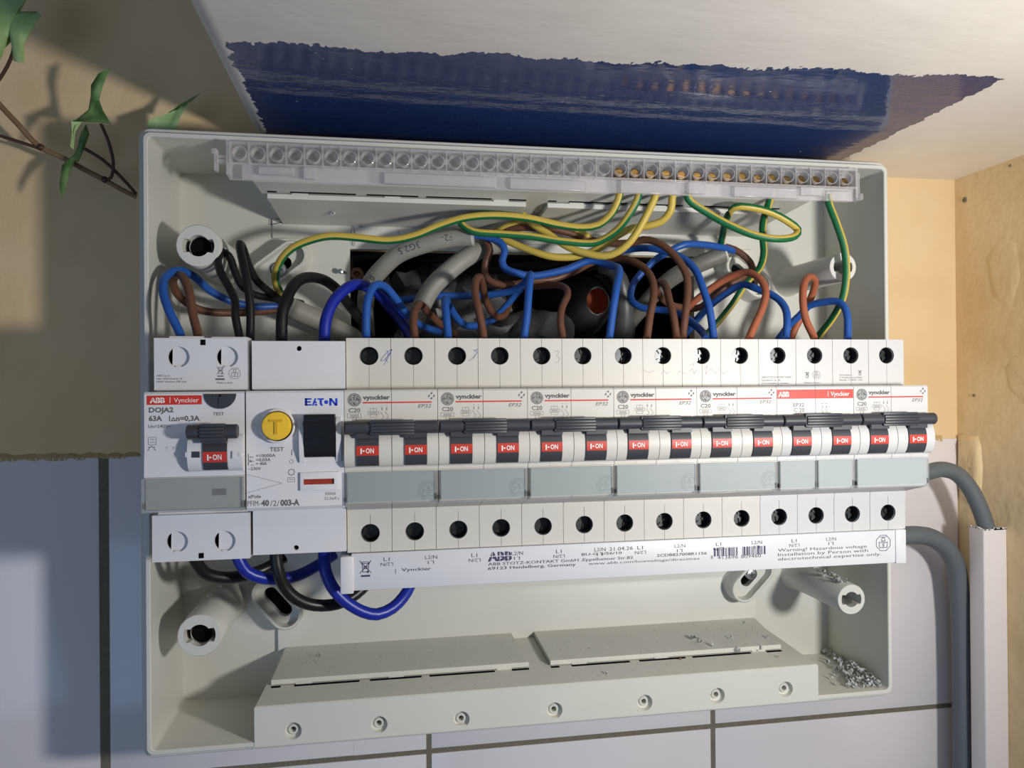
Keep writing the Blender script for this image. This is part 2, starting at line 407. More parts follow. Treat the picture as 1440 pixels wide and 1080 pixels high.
patch('plaster_lump', [(46,20),(40,26),(30,22),(22,14),(24,4),(34,0),(44,8)], 'rough_plaster_lit', wr, .5, 5)
patch('plaster_lump', [(58,80),(48,90),(38,84),(36,66),(42,50),(54,58)], 'rough_plaster_lit', wr, .5, 9)
for px, py, r in ((1357,281,1.6), (1370,556,.9), (1421,233,.7)):
    p = atx(px, py, 410); m = M(); m.loft([[(410-l, p.y+r*s*math.cos(a*.7854)*(1+.2*math.sin(3*a)), p.z+r*s*math.sin(a*.7854)) for a in range(8)] for s, l in ((1,0),(.9,.5),(.5,.8))], cap1=True)
    m.build('filler_spot', 'grout', wr)
# soffit over the board
t = M(); pr = [(80.6,128.6),(-420,128.6),(-420,230),(80.6,230)]
xe = [(470,128.6),(33,128.6),(29.5,129.4),(27,131.4),(25.4,135),(25,140),(25,230),(470,230)]
n = len(xe); t.prism_y(xe, -420, 80.6)
struct(t, 'ceiling', ['soffit_paint'])

# ------------------------------------------------------------------ the distribution box
ENC = (157, 79.7, -141)
enc = thing('distribution_box', 'open pale grey plastic electrical box without its cover, mounted under the blue-banded soffit', 'electrical box', ENC)
m = M()
X0, X1, Z0, Z1 = -15.2, 329.2, -141.6, 120.3
def ins(d, y, r): return rr(X0+d, X1-d, Z0+d, Z1-d, r, y)
m.loft([ins(.3,79.7,5), ins(0,79,5), ins(0,30,5), ins(.5,29.2,4.6), ins(1.0,29,4.2), ins(3.0,29,3), ins(3.0,25.4,3), ins(3.3,25,2.8), ins(4.6,25,2.2), ins(4.9,25.4,2), rr(-11,325.4,-137.2,114.8,1.6,77.5)])
m.build('shell', 'enclosure', enc)
m = M()
for a, b, c, d in ((-12,HX0,-138,116), (HX1,326.5,-138,116), (HX0,HX1,HZ1,116), (HX0,HX1,-138,8)): m.box(a, b, 77.5, 79.7, c, d)
# shallow stepped panels of the moulding round the opening
for z0, z1, zz in ((-117,-99,-93), (86,96,None)):
    pass
m.prism_x([(77.5,-92),(77.5,-137),(75.2,-137),(75.2,-100.5),(77.3,-93.5)], 33.0, 281.5)
m.prism_x([(77.5,114),(77.5,84.5),(76.4,85),(76.4,114)], 31.5, 281.5)
m.build('back_panel', 'enclosure', enc)
# torn paper-like pen marks on the panel
m = M(); y = 77.42
a = at(381,309,76.3); m.line([tuple(at(x,yy,76.3).xz) for x, yy in ((381,309),(381,316),(402,311),(388,307))], .35, 76.3); m.line([tuple(at(x,yy,76.3).xz) for x, yy in ((402,311),(420,309),(436,311),(500,313))], .25, 76.3)
for seq in (((496,313),(493,330),(496,345)), ((496,313),(500,336),(497,346)), ((496,313),(509,320)), ((561,325),(560,329))): m.line([tuple(at(x,yy,76.3).xz) for x, yy in seq], .22, 76.3)
m.build('pen_marks', 'pen', enc, smooth=False)
# cover posts
def post(cx, cz, R, yf, ri, dark=12):
    m = M(); n = 40; out = []
    def inner(y):
        pts = []
        for i in range(n):
            a = 2*math.pi*i/n; x = math.cos(a); zz = math.sin(a); r = ri
            if abs(zz*ri) < 2.3*ri/4.4: r = ri*1.42
            pts.append((cx+r*x, y, cz+r*zz))
        return pts
    circ = lambda r, y: [(cx+r*math.cos(2*math.pi*i/n), y, cz+r*math.sin(2*math.pi*i/n)) for i in range(n)]
    m.loft([circ(R*1.16,77.5), circ(R*1.05,75.5), circ(R,60), circ(R*.985,yf+.5), circ(R*.95,yf), inner(yf), inner(yf+9)])
    m.loft([circ(ri,yf+4), circ(ri,yf+dark)])
    m.lathe_y(cx, cz, [(ri,yf+dark),(ri*.5,yf+dark+.2)], n, 1)
    return m.build('cover_post', ['enclosure','void_black'], enc, ang=40)
post(8.7, 71.2, 9.0, 27, 4.5, 5.2); post(8.2, -91.2, 9.0, 27, 4.5, 5.2); post(303.4, 67.8, 7.2, 27, 3.5); post(306.2, -92.6, 7.4, 27, 3.7)
# slotted fixing bosses
def boss(cx, cz, L, R, ang, screw=False, yf=66.5, through=True):
    sl = .35 if screw else .8
    m = M(); ca, sa = math.cos(math.radians(ang)), math.sin(math.radians(ang)); n = 12
    def stad(l, r, y):
        pts = []
        for sg in (1, -1):
            for i in range(n+1):
                a = math.radians(-90+180*i/n); u = sg*l+sg*r*math.cos(a); v = sg*r*math.sin(a)
                pts.append((cx+u*ca-v*sa, y, cz+u*sa+v*ca))
        return pts
    m.loft([stad(L,R+1.2,77.5), stad(L,R+.3,75), stad(L,R,yf+.6), stad(L,R-.5,yf), stad(L,R-1.6,yf), stad(L,R-2,yf+5), stad(L*sl,R*.42,yf+5), stad(L*sl,R*.42,yf+9)])
    m.loft([stad(L*sl,R*.42,yf+8.8),stad(L*sl*.7,R*.2,yf+8.9)], mi=1, cap1=True)
    b = m.build('fixing_boss', ['enclosure','void_black'], enc, ang=40)
    if screw:
        sx, sz, sr, c = screw; s = M(); s.lathe_y(sx, sz, [(sr,yf+5.2),(sr,yf+3.2),(sr*.85,yf+2.5),(sr*.6,yf+2.3)], 20)
        s.build('screw', c, b)
        k = M(); k.box(sx-sr*.5, sx+sr*.5, yf+2.2, yf+2.5, sz-sr*.1, sz+sr*.1); k.box(sx-sr*.1, sx+sr*.1, yf+2.2, yf+2.5, sz-sr*.5, sz+sr*.5)
        k.build('screw_slot', 'tape_black', b)
p = at(393,372,67); q = at(392,379,69); boss(p.x, p.z, 7.5, 7.2, 38, (q.x, q.z, 3.6, 'zinc'))
p = at(1053,387,67); boss(p.x, p.z, 7.5, 7.2, -40)
p = at(389,850,67); boss(p.x, p.z, 6.5, 7.6, -50)
p = at(1059,815,67); q = at(1057,808,69); boss(p.x, p.z, 6.8, 7.2, 45, (q.x, q.z, 2.9, 'zinc'))
# cable-entry humps along the bottom and the top wall
HA, HB = 30.2, 287.0
def hump(sign):
    zc = -11.35
    f = lambda z: z if sign < 0 else 2*zc-z
    m = M()
    zt_f, zt_b, zb = f(-122.3), f(-117.0), f(-138.6)
    yf, yb = (24.8 if sign < 0 else 27.0), 77.5
    v = [(HA,yf,zb),(HB,yf,zb),(HA,yf,zt_f),(HB,yf,zt_f),(HA+5,yb,zb),(HB-5,yb,zb),(HA+5,yb,zt_b),(HB-5,yb,zt_b),(HA+.4,yf+.6,f(-121.8)),(HB-.4,yf+.6,f(-121.8))]
    fs = [(2,3,9,8),(8,9,7,6),(0,4,6,8,2),(1,3,9,7,5)]
    if sign > 0: fs.append((0,1,3,2))
    m.add(v, fs)
    if sign < 0:      # front face with seven countersunk holes
        hx = [at(x, y_, yf)+Vector((0, 0, .9)) for x, y_ in ((412,1031),(533,1022),(649,1015),(780,1002),(907,991),(1009,981),(1105,972))]
        ed = [HA]+[(hx[i].x+hx[i+1].x)/2 for i in range(6)]+[HB]
        for i, h in enumerate(hx):
            m.holed(ed[i], ed[i+1], zb, zt_f, h.x, h.z, 3.6, yf, .3)
            m.lathe_y(h.x, h.z, [(3.6,yf+.3),(3.3,yf+2.4),(2.5,yf+2.6)], 24, cap1=False)
            m.lathe_y(h.x, h.z, [(2.5,yf+2.6),(1.9,yf+1.6),(1.2,yf+1.6),(1.2,yf+9)], 24, cap1=False)
            m.disc(h.x, h.z, 1.2, yf+8.9, mi=1)
        for px, py, r in ((588,998,5), (968,964,6), (460,1003,0)):
            if r: p = at(px, py, 27); m.arc(p.x, p.z, r, -60, 90, .16, yf-.02, 0)
    h = m.build('cable_flange', ['enclosure','void_black'], enc, ang=30)
    zz = lambda y: -117.0-(77.5-y)*4.8/(77.5-yf-.6)
    for (a0, a1, b0, b1) in ((34.6,150.4,36.6,147.4), (160.8,277.6,159.4,281.0)):
        p = M(); ya, yb2 = 42.0, 76.8
        if sign > 0: ya = 40
        lo0, lo1 = zz(ya)+.7, zz(yb2)+.7; th = 2.1
        q = [(a0,ya,lo0),(a1,ya,lo0),(b1,yb2,lo1),(b0,yb2,lo1)]
        vs = [(x,y_,f(z_)) for x,y_,z_ in q]+[(x,y_,f(z_+th)) for x,y_,z_ in q]
        p.add(vs, [(0,1,2,3),(4,5,6,7),(0,1,5,4),(1,2,6,5),(2,3,7,6),(3,0,4,7)])
        for u in (.12,.47,.9):       # little bridges that hold the knock-out plate
            x = a0+(a1-a0)*u; zA, zB = sorted((f(lo0-1.0), f(lo0+.3))); p.box(x-3.5, x+3.5, ya+.3, ya+2, zA, zB)
        zA, zB = sorted((f(zz(60)-.3), f(zz(60)+1))); p.box(a0+8, a1-8, 58, 62, zA, zB)
        kp = p.build('knockout_plate', 'enclosure', h)
        sl = M()
        for u0, u1 in ((0,.035),(.085,.33),(.37,.57),(.6,.86),(.93,1)):      # black strips painted as the dark of the slits round the break-out plate
            x0, x1 = a0+(a1-a0)*u0, a0+(a1-a0)*u1; q = [(x0,ya-1.6,zz(ya-1.6)+.04),(x1,ya-1.6,zz(ya-1.6)+.04),(x1,ya+.2,zz(ya+.2)+.04),(x0,ya+.2,zz(ya+.2)+.04)]
            sl.add([(x,y_,f(z_)) for x,y_,z_ in q], [(0,1,2,3)])
        sl.build('slits', 'void_black', kp, smooth=False)
hump(-1); hump(1)
m = M(); p = atx(1204,469,325.3); n = 28
for i in range(n):
    a, b = 2*math.pi*i/n, 2*math.pi*(i+1)/n
    for r0, r1, x in ((9.2,9.9,325.0),):
        m.add([(x,p.y+r0*math.cos(a),p.z+r0*math.sin(a)),(x,p.y+r1*math.cos(a),p.z+r1*math.sin(a)),(x,p.y+r1*math.cos(b),p.z+r1*math.sin(b)),(x,p.y+r0*math.cos(b),p.z+r0*math.sin(b)),
               (x+.6,p.y+r0*math.cos(a),p.z+r0*math.sin(a)),(x+.6,p.y+r1*math.cos(a),p.z+r1*math.sin(a)),(x+.6,p.y+r1*math.cos(b),p.z+r1*math.sin(b)),(x+.6,p.y+r0*math.cos(b),p.z+r0*math.sin(b))],
              [(0,1,2,3),(0,4,5,1),(2,6,7,3),(1,5,6,2),(3,7,4,0)])
m.build('knockout_ring', 'conduit', enc)
m = M(); m.prism_x([(45,17.5),(45,12.5),(51,12.5),(51,-12.5),(45,-12.5),(45,-17.5),(46,-17.5),(46,-13.5),(52,-13.5),(52,13.5),(46,13.5),(46,17.5)], 4, 322)
for x in (30, 284): m.box(x-6, x+6, 52, 77.5, -9, 9)
m.build('din_rail', 'rail_steel', enc)

# ------------------------------------------------------------------ breakers
NY = -14.9                          # front plane of the noses
TB, BT = 31.07, -53.72
def drum_y(z, d=0): 
    u = max(0, 1-((z+11.8)/6.9)**2); return NY-4.3*math.sqrt(u)**.9-d
def drum(m, x0, x1, d=0, mi=0, z0=-18.4, z1=-5.2, n=12):
    zs = [z0+(z1-z0)*(.5-.5*math.cos(math.pi*i/n)) for i in range(n+1)]
    prof = [(NY+.6, z0)]+[(drum_y(z, d), z) for z in zs]+[(NY+.6, z1)]
    m.prism_x(prof, x0, x1, mi)
def monogram(m, cx, cz, R, y, w, mi, li):
    m.disc(cx, cz, R, y, 30, mi); y -= .02
    m.arc(cx, cz, R*.84, 0, 360, w*.55, y, li, 26)
    for k in range(4):
        a = 45+90*k; m.arc(cx, cz, R*.66, a-30, a+30, w*.6, y, li, 6)
    q = lambda pts: m.line([(cx+a*R, cz+b*R) for a, b in pts], w*1.15, y, li)
    q([(-.02,.36),(-.2,.52),(-.4,.4),(-.34,.14),(-.1,.16),(.0,.4),(-.06,.06),(-.2,-.34),(-.4,-.46),(-.52,-.26),(-.36,-.1),(-.08,-.06)])
    q([(.48,.4),(.3,.54),(.1,.38),(.18,.12),(.34,.1),(.1,.0),(.0,-.28),(.16,-.48),(.4,-.42),(.5,-.18),(.36,-.12),(.26,-.28)])
def bin_icon(m, cx, cz, s, y, w, mi=0):
    q = lambda pts, c=False: m.line([(cx+a*s, cz+b*s) for a, b in pts], w, y, mi, c)
    q([(-.36,.5),(.36,.5),(.28,-.4),(-.28,-.4)], True); q([(-.45,.5),(-.3,.68),(.3,.68),(.45,.5)]); q([(-.62,.82),(.62,-.55)]); q([(.62,.82),(-.62,-.55)])
    q([(-.16,.2),(.16,.2),(.16,-.05),(-.16,-.05)], True); m.disc(cx+.24*s, cz-.42*s, .12*s, y, 8, mi)
    m.flat([(cx-.5*s,cz-.95*s),(cx+.5*s,cz-.95*s),(cx+.5*s,cz-.75*s),(cx-.5*s,cz-.75*s)], y, mi)
def manual_icon(m, cx, cz, s, y, w, mi=0):
    m.line([(cx+s*math.cos(math.radians(22.5+45*i)), cz+s*math.sin(math.radians(22.5+45*i))) for i in range(8)], w, y, mi, True)
    q = lambda pts, c=False: m.line([(cx+a*s, cz+b*s) for a, b in pts], w, y, mi, c)
    q([(-.5,-.55),(.5,-.55),(.55,.1),(.1,.02),(-.1,.02),(-.55,.1)], True); q([(.06,-.02),(-.12,-.26),(.12,-.26),(-.06,-.5)])
    m.arc(cx, cz+.42*s, .22*s, 0, 360, w, y, mi, 10); q([(-.42,.72),(.42,.72)]); q([(-.3,.2),(.3,.2)])
def cross_mark(m, cx, cz, r, y, mi=0):
    for dx, dz in ((0,.72),(0,-.72),(.72,0),(-.72,0)):
        x, z = cx+dx*r, cz+dz*r
        if dx: m.flat([(x-.28*r,z-.36*r),(x+.12*r,z-.36*r),(x+.32*r,z+.3*r),(x-.08*r,z+.3*r)], y, mi)
        else: m.flat([(x-.34*r,z-.24*r),(x+.22*r,z-.24*r),(x+.4*r,z+.26*r),(x-.16*r,z+.26*r)], y, mi)
def abb(m, x, z, w, h, y, mi, bgmi, ygap=.02):
    m.text('ABB', x, z, y, w, h, bold=.05, mi=mi)
    m.flat([(x-.1,z+h*.47),(x+w+.1,z+h*.47),(x+w+.1,z+h*.55),(x-.1,z+h*.55)], y-ygap, bgmi)
    for u in (.185, .5, .845): m.flat([(x+w*u-.012*w,z-.1),(x+w*u+.012*w,z-.1),(x+w*u+.012*w,z+h+.1),(x+w*u-.012*w,z+h+.1)], y-ygap, bgmi)
def screw_head(x, z, r, y, parent, c='screw_steel', ang=0):
    m = M(); n = 20
    m.lathe_y(x, z, [(r, y+1.4), (r, y+.7), (r*.15, y+.7)], n)
    for k in range(4):                # four raised quadrants leave the cross recess between them
        pts = []; a0 = math.radians(ang+90*k+14); a1 = math.radians(ang+90*k+76)
        ri = r*.32
        am = (a0+a1)/2
        pts = [(x+ri*math.cos(am), z+ri*math.sin(am))]+[(x+r*.93*math.cos(a0+(a1-a0)*i/5), z+r*.93*math.sin(a0+(a1-a0)*i/5)) for i in range(6)]
        m.prism_y(pts, y, y+.75)
    return m.build('terminal_screw', c, parent)
def pole_body(x0, x1, bodymat, parent, holes, hr=3.65):
    m = M(); g = .09; a, b = x0+g, x1-g; cx = (x0+x1)/2
    prof = [(1.5,10.62),(-14.3,10.62),(NY,10.0),(NY,-19.9),(NY+.35,-20.1),(NY+.35,-31.9),(-13.8,-32.9),(.2,-36.9),(1.5,-36.9)]
    m.prism_x(prof, a, b)
    for z0, z1, hz in ((10.4,TB,holes[0]), (BT,-36.6,holes[1])):
        m.holed(a, b, z0, z1, cx+.2, hz, hr, 0, .7, gap=.13); m.lathe_y(cx+.2, hz, [(hr,.7),(hr-.25,.8),(hr-.25,9)], 24, 1, cap1=False)
        # remaining faces of the shoulder block
        m.add([(a,0,z0),(b,0,z0),(b,44,z0),(a,44,z0),(a,0,z1),(b,0,z1),(b,44,z1),(a,44,z1)], [(0,1,2,3),(4,5,6,7),(1,2,6,5),(0,4,7,3),(2,3,7,6)])
    m.box(a, b, 1, 44, -37, 10.7)
    # raised lip strip just under the nose and fine moulding lines
    m.box(a, b, -.28, .3, -38.9, -36.7)
    m.box(a, cx-.07, NY-.1, NY+.2, -19.9, -18.6); m.box(cx+.07, b, NY-.1, NY+.2, -19.9, -18.6)
    o = m.build('pole_body', [bodymat,'hole_grey'], parent)
    return o
def toggle_part(parent, tx0, tx1, w_text=True, zr=(-13.8,-10.2), extra=False):
    m = M(); drum(m, tx0, tx1, .55, 0, -17.9, -5.6)
    m.box(tx0, tx1, NY-5.2, NY-2.2, -7.4, -5.2)
    t = m.build('toggle', 'dark_grey', parent)
    l = M(); n = 6
    zs = [zr[0]+(zr[1]-zr[0])*i/n for i in range(n+1)]
    l.loft([[(tx0+.05, drum_y(z,.62), z), (tx1-.05, drum_y(z,.62), z)] for z in zs][:0] or [[(tx0+.05,0,0)],[(tx0+.05,0,0)]]) if False else None
    vs = [];
    for z in zs: vs += [(tx0+.05, drum_y(z,.62), z), (tx1-.05, drum_y(z,.62), z)]
    l.add(vs, [(2*i, 2*i+1, 2*i+3, 2*i+2) for i in range(n)])
    W = tx1-tx0; hz = zr[1]-zr[0]
    wp = lambda z: drum_y(z,.70)
    zb = zr[0]+hz*.25; h = hz*.5
    l.add([(tx0+W*.19, wp(zb-.25), zb-.25),(tx0+W*.25, wp(zb-.25), zb-.25),(tx0+W*.25, wp(zb+h), zb+h),(tx0+W*.19, wp(zb+h), zb+h)], [(0,1,2,3)], 1)
    zm = zb+h*.45
    l.add([(tx0+W*.28, wp(zm-.25), zm-.25),(tx0+W*.37, wp(zm-.25), zm-.25),(tx0+W*.37, wp(zm+.25), zm+.25),(tx0+W*.28, wp(zm+.25), zm+.25)], [(0,1,2,3)], 1)
    l.text('ON', tx0+W*.42, zb, 0, W*.36, h, bold=.02, mi=1, warp=wp)
    l.build('on_label', ['on_red','print_white'], t)
    return t
def handle_bar(parent, x0, x1, g0, g1, zc=-3.55):
    m = M(); n = 20; R = 2.45; yc = NY-3.9
    def ring(x, r, f=1): return [(x, yc+r*math.cos(2*math.pi*i/n), zc+r*math.sin(2*math.pi*i/n)*f) for i in range(n)]
    m.loft([ring(x0, R-.3), ring(x0+.3, R), ring(x1-.3, R), ring(x1, R-.3)], cap0=True, cap1=True)
    for k in range(5):               # ribbed grip
        z0 = zc-2.75+k*1.16; dy = math.sqrt(max(.2, 2.9**2-((k-2)*1.1)**2))
        m.box(g0, g1, yc-dy-.25, yc, z0, z0+1.0, bev=.15)
    m.box(g0-.35, g0, yc-2.3, yc, zc-2.4, zc+2.7)
    m.build('handle_bar', 'dark_grey', parent)
def flap(parent, x0, x1, split=False, emb=False, wide_mat='insert_grey'):
    z0, z1 = -32.3, -20.3; y = NY
    segs = [(x0, (x0+x1)/2), ((x0+x1)/2, x1)] if split else [(x0, x1)]
    for a, b in segs:
        i = M(); i.box(a+.8, b-.9, y-.75, y+.33, z0+.7, z1-.1)
        if emb:      # moulded scroll mark near the right end
            cx, cz, R = b-3.4, (z0+z1)/2-1.6, 3.6; yy = y-.77
            i.arc(cx, cz, R, 30, 250, .2, yy, 1, 14); i.arc(cx, cz, R*.82, 40, 240, .16, yy, 1, 12)
            for sx in (-.3,.35): i.arc(cx+sx*R, cz+.25*R, R*.3, -40, 240, .18, yy, 1, 8); i.arc(cx+sx*R, cz-.3*R, R*.32, 60, 330, .18, yy, 1, 8)
        ins_ = i.build('label_insert', [wide_mat,'insert_line'], parent)
        c = M(); c.box(a+.2, b-.2, y-1.35, y-.85, z0, z1)
        f = c.build('label_flap', 'clear_flap', parent)
        e = M(); e.box(a+.15, a+.65, y-1.35, y+.3, z0, z1-.2); e.box(b-.75, b-.25, y-1.35, y+.3, z0, z1-.2); e.box(a+.15, b-.2, y-1.38, y+.3, z0-.3, z0-.02)
        e.build('flap_edge', 'clear_edge', f)
        k = M(); k.box(b-.9, b-.2, y-1.1, y+.3, z0+1.0, z0+3.2); k.box(a+.1, a+.5, y-1.0, y+.3, z0+1.0, z0+2.6); k.build('flap_hinge', 'black_plastic', f)
NEWB = []
def breaker(X, kind, label, bodymat, ink='print_grey', redmat='print_red', hand=None):
    root = thing('circuit_breaker', label, 'breaker', (X, 44, BT), 'two-pole breakers in the row')
    for k in (0, 1):
        pb = pole_body(X+17.5*k, X+17.5*(k+1), bodymat, root, (24.0,-46.3))
        screw_head(X+17.5*k+8.95, 24.0, 3.2, 4.6, pb, ang=random.uniform(0,90)); screw_head(X+17.5*k+8.95, -46.3, 3.2, 4.6, pb, ang=random.uniform(0,90))
        d = M(); drum(d, X+17.5*k+.12, X+17.5*(k+1)-.12); d.build('toggle_surround', bodymat, root)
    for a in (4.45, 22.3): toggle_part(root, X+a, X+a+8.3)
    handle_bar(root, X+.35, X+34.75, X+9.8, X+25.7)
    flap(root, X+.2, X+34.4, split=(kind == 'band'), emb=(kind == 'mono'), wide_mat='insert_grey')
    m = M(); y = NY-.04; L = lambda cx: X+(cx-60)*.02966; Zc = lambda cy: 10.6-(cy-85)*.0297
    if kind != 'band':
        monogram(m, X+3.75, 6.85, 2.5, y, .26, 0, 2)
        m.text('vynckier', X+6.8, 6.95, y, 10.2, 1.65, bold=.05)
        m.flat([(X+6.8,5.45),(X+32.7,5.45),(X+32.7,6.0),(X+6.8,6.0)], y, 1)
        cross_mark(m, X+32.6, 8.1, 1.35, y)
        m.text('EP32', X+27.4, 3.6, y, 5.1, 1.35, shear=.3, bold=.006)
        m.text('C20', X+1.6, 2.15, y, 4.3, 1.6, bold=.022)
        m.rect(X+1.15, X+6.2, .1, 1.6, .12, y); m.text('3000', X+2.1, .3, y, 3.2, 1.0)
        m.rect(X+2.9, X+3.4, -1.2, .1, .1, y); m.rect(X+4.3, X+4.6, -1.2, .1, .1, y)
        m.rect(L(380), L(465), Zc(362), Zc(322), .12, y); m.rect(L(358), L(490), Zc(400), Zc(364), .12, y); m.rect(L(380), L(465), Zc(436), Zc(402), .12, y)
        m.text('T', L(412), Zc(350), y, .6, .6); m.line([(L(380),Zc(382)),(L(465),Zc(382))], .25, y)
        for c in (530, 590):
            m.line([(L(c-20),Zc(365)),(L(c+22),Zc(425)),(L(c+22),Zc(440)),(L(c-6),Zc(452))], .13, y); m.line([(L(c-8),Zc(290)),(L(c+8),Zc(290))], .12, y)
            m.line([(L(c-8),Zc(318)),(L(c+8),Zc(345))], .11, y); m.line([(L(c+8),Zc(318)),(L(c-8),Zc(345))], .11, y); m.line([(L(c),Zc(312)),(L(c),Zc(350))], .1, y)
        mats = [ink, redmat, bodymat]
    else:
        m.flat([(X+.15,5.4),(X+17.4,5.4),(X+17.4,9.2),(X+.15,9.2)], y, 1); m.flat([(X+17.6,5.4),(X+34.8,5.4),(X+34.8,9.2),(X+17.6,9.2)], y, 1)
        abb(m, X+.6, 6.3, 5.0, 2.1, y-.03, 2, 1); m.flat([(X+23.1,6.2),(X+23.3,6.2),(X+23.3,8.3),(X+23.1,8.3)], y-.03, 2)
        m.text('Vynckier', X+24.4, 6.4, y-.03, 8.6, 1.75, bold=.01, mi=2)
        m.text('EP32', X+7.4, 2.0, y, 4.9, 1.6, bold=.004); m.text('C 20', X+7.6, -.15, y, 4.8, 1.6, bold=.004)
        for c in (20.6, 22.4):
            m.line([(c+X-.45,3.3),(c+X+.35,3.3)], .2, y); m.line([(c+X-.2,2.2),(c+X+.2,1.4)], .12, y); m.line([(c+X+.2,2.2),(c+X-.2,1.4)], .12, y)
            m.line([(c+X-.6,.9),(c+X+.4,-.6),(c+X+.4,-1)], .13, y)
        mats = [ink, 'band_red', 'print_white']
        m.text('ABB STOTZ-KONTAKT GmbH', X+1.3, 14.2, -.05, 13.8, .75); m.text('Eppelheimer Str. 82', X+1.3, 12.9, -.05, 8.8, .75); m.text('69123 Heidelberg, Germany', X+1.3, 11.6, -.05, 12.6, .75)
        bin_icon(m, X+22.8, 15.6, 1.5, -.05, .14); manual_icon(m, X+27.2, 15.4, 1.9, -.05, .13); m.text('Made in France', X+21.4, 11.7, -.05, 7.4, .75)
    if kind == 'new':
        m.text('General Electric', X+3.2, 15.0, -.05, 6.2, .7); m.text('41 Woodford Avenue 06062', X+3.2, 13.9, -.05, 11.0, .7); m.text('Plainville, CT 06062 - USA', X+3.2, 12.8, -.05, 11.2, .7); bin_icon(m, X+13.2, 16.4, 1.3, -.05, .12)
    m.build('printing', mats, root, smooth=False)
    if hand:
        h = M()
        for pts, w in hand[1]: h.line([tuple(at(480+a/4, 460+b/4, -.05).xz) for a, b in pts], w, -.06)
        h.build('pen_scrawl', hand[0], root, smooth=False)
    return root
B1 = breaker(70, 'mono', 'cream two-pole breaker with a blue pen scrawl, beside the switch with the yellow button', 'breaker_old', hand=('pen_blue', [([(285,125),(262,135),(225,180),(222,190),(245,185),(270,150),(285,125),(275,150),(240,212)], .2), ([(262,135),(262,160),(250,180),(262,200)], .16)]))
B2 = breaker(105, 'mono', 'cream two-pole breaker with a small blue tick scribbled beside its first top screw', 'breaker_old', hand=('pen_blue', [([(768,122),(748,135),(765,140),(755,160),(720,190)], .16), ([(752,150),(742,178)], .14), ([(740,128),(770,132)], .12)]))
B3 = breaker(140, 'mono', 'cream two-pole breaker with a faint pencilled 3 beside its first top screw', 'breaker_old', hand=('pencil', [([(1200,140),(1215,132),(1225,142),(1210,158),(1228,175),(1222,195),(1205,200)], .16)]))
B4 = breaker(175, 'mono', 'cream two-pole breaker with worn red line and faint pink writing, fourth from the yellow button', 'breaker_old', hand=('pen_pink', [([(1700,240),(1715,250),(1740,255),(1760,245)], .2), ([(1800,265),(1815,245),(1830,262),(1845,250)], .2), ([(1890,265),(1905,248),(1925,258),(1945,268)], .2)]))
B5 = breaker(210, 'mono', 'cream two-pole breaker with pinkish pen writing, next to the red-banded breaker', 'breaker_old', hand=('pen_pink', [([(1960,215),(1980,205),(1985,225)], .2), ([(1955,250),(1975,235),(1985,262),(1998,240)], .2), ([(2035,240),(2060,220),(2050,262),(2080,235),(2105,258),(2130,238),(2150,262),(2170,248)], .2)]))
B6 = breaker(245, 'band', 'white two-pole breaker with a solid red band across its top and two-pane label flap', 'breaker_new')
B7 = breaker(280, 'new', 'clean white two-pole breaker at the open end of the row by the tan wall', 'breaker_new')

# ------------------------------------------------------------------ residual current device with a dark half-round test button
def cover_plate(x0, x1, z0, z1, holes, r, y, notch=None, disc=True):
    """terminal cover: front plate with two shuttered screw holes"""
    m = M(); mid = (holes[0][0]+holes[1][0])/2
    m.holed(x0, mid, z0, z1, holes[0][0], holes[0][1], r, y, 1.6); m.holed(mid, x1, z0, z1, holes[1][0], holes[1][1], r, y, 1.6)
    m.add([(x0,y,z0),(x1,y,z0),(x1,y+40,z0),(x0,y+40,z0),(x0,y,z1),(x1,y,z1),(x1,y+40,z1),(x0,y+40,z1)], [(0,1,2,3),(4,5,6,7),(1,2,6,5),(0,4,7,3)])
    for hx, hz in holes:
        pts = [(hx-r*.62, hz-r*.8)]+[(hx+r*1.02*math.cos(math.radians(a)), hz+r*1.02*math.sin(math.radians(a))) for a in range(-127,128,12)]
        m.prism_y(pts, y+1.2, y+2); m.box(hx-.9, hx+.9, y-.15, y+1.6, hz-r*1.02, hz-r*.86)
        m.disc(hx, hz, r*1.05, y+3, mi=1)
    return m
rcd = thing('residual_current_device', 'white residual current device with a dark half-round test button and a red name band', 'breaker', (0, 44, BT))
P = lambda px, py, Y: at(px, py, Y)
m = M(); prof = [(3,10.4),(-14.2,10.4),(NY,9.7),(NY,-10),(NY-.5,-16.5),(NY-.55,-20.3),(NY+.3,-20.6),(NY+.3,-32.2),(-13.5,-33.0),(3,-35)]
m.prism_x(prof, -.3, 34.2); m.box(.4, 33.6, -1.5, 44, -52, 30)
m.build('body', 'white_pc', rcd)
hs = [P(251,502,-4.5), P(319.5,502,-4.5)]
m = cover_plate(.15, 33.3, 11.0, 30.6, [(h.x,h.z) for h in hs], 3.95, -4.5); m.box(5.0, 17.0, -2.5, 8, 30.6, 31.4); m.box(20.2, 33.0, -2.5, 8, 30.6, 31.2)
a = P(285.5,482,-4.6); m.box(a.x-.9, a.x+.9, -4.62, -4.4, a.z-.9, a.z+1.2, mi=1)
m.build('terminal_cover', ['white_pc','void_black'], rcd)
hs = [P(249,762,-4.5), P(316,761,-4.5)]
m = cover_plate(-.9, 34.0, -53.2, -35.8, [(h.x,h.z) for h in hs], 3.9, -4.5)
a = P(283,781,-4.6); m.box(a.x-.9, a.x+.9, -4.62, -4.4, a.z-1.1, a.z+.9, mi=1)
m.build('terminal_cover', ['white_pc','void_black'], rcd)
def c1(x, y): return (180+x/4, 440+y/4)         # reading frame of the enlarged crop
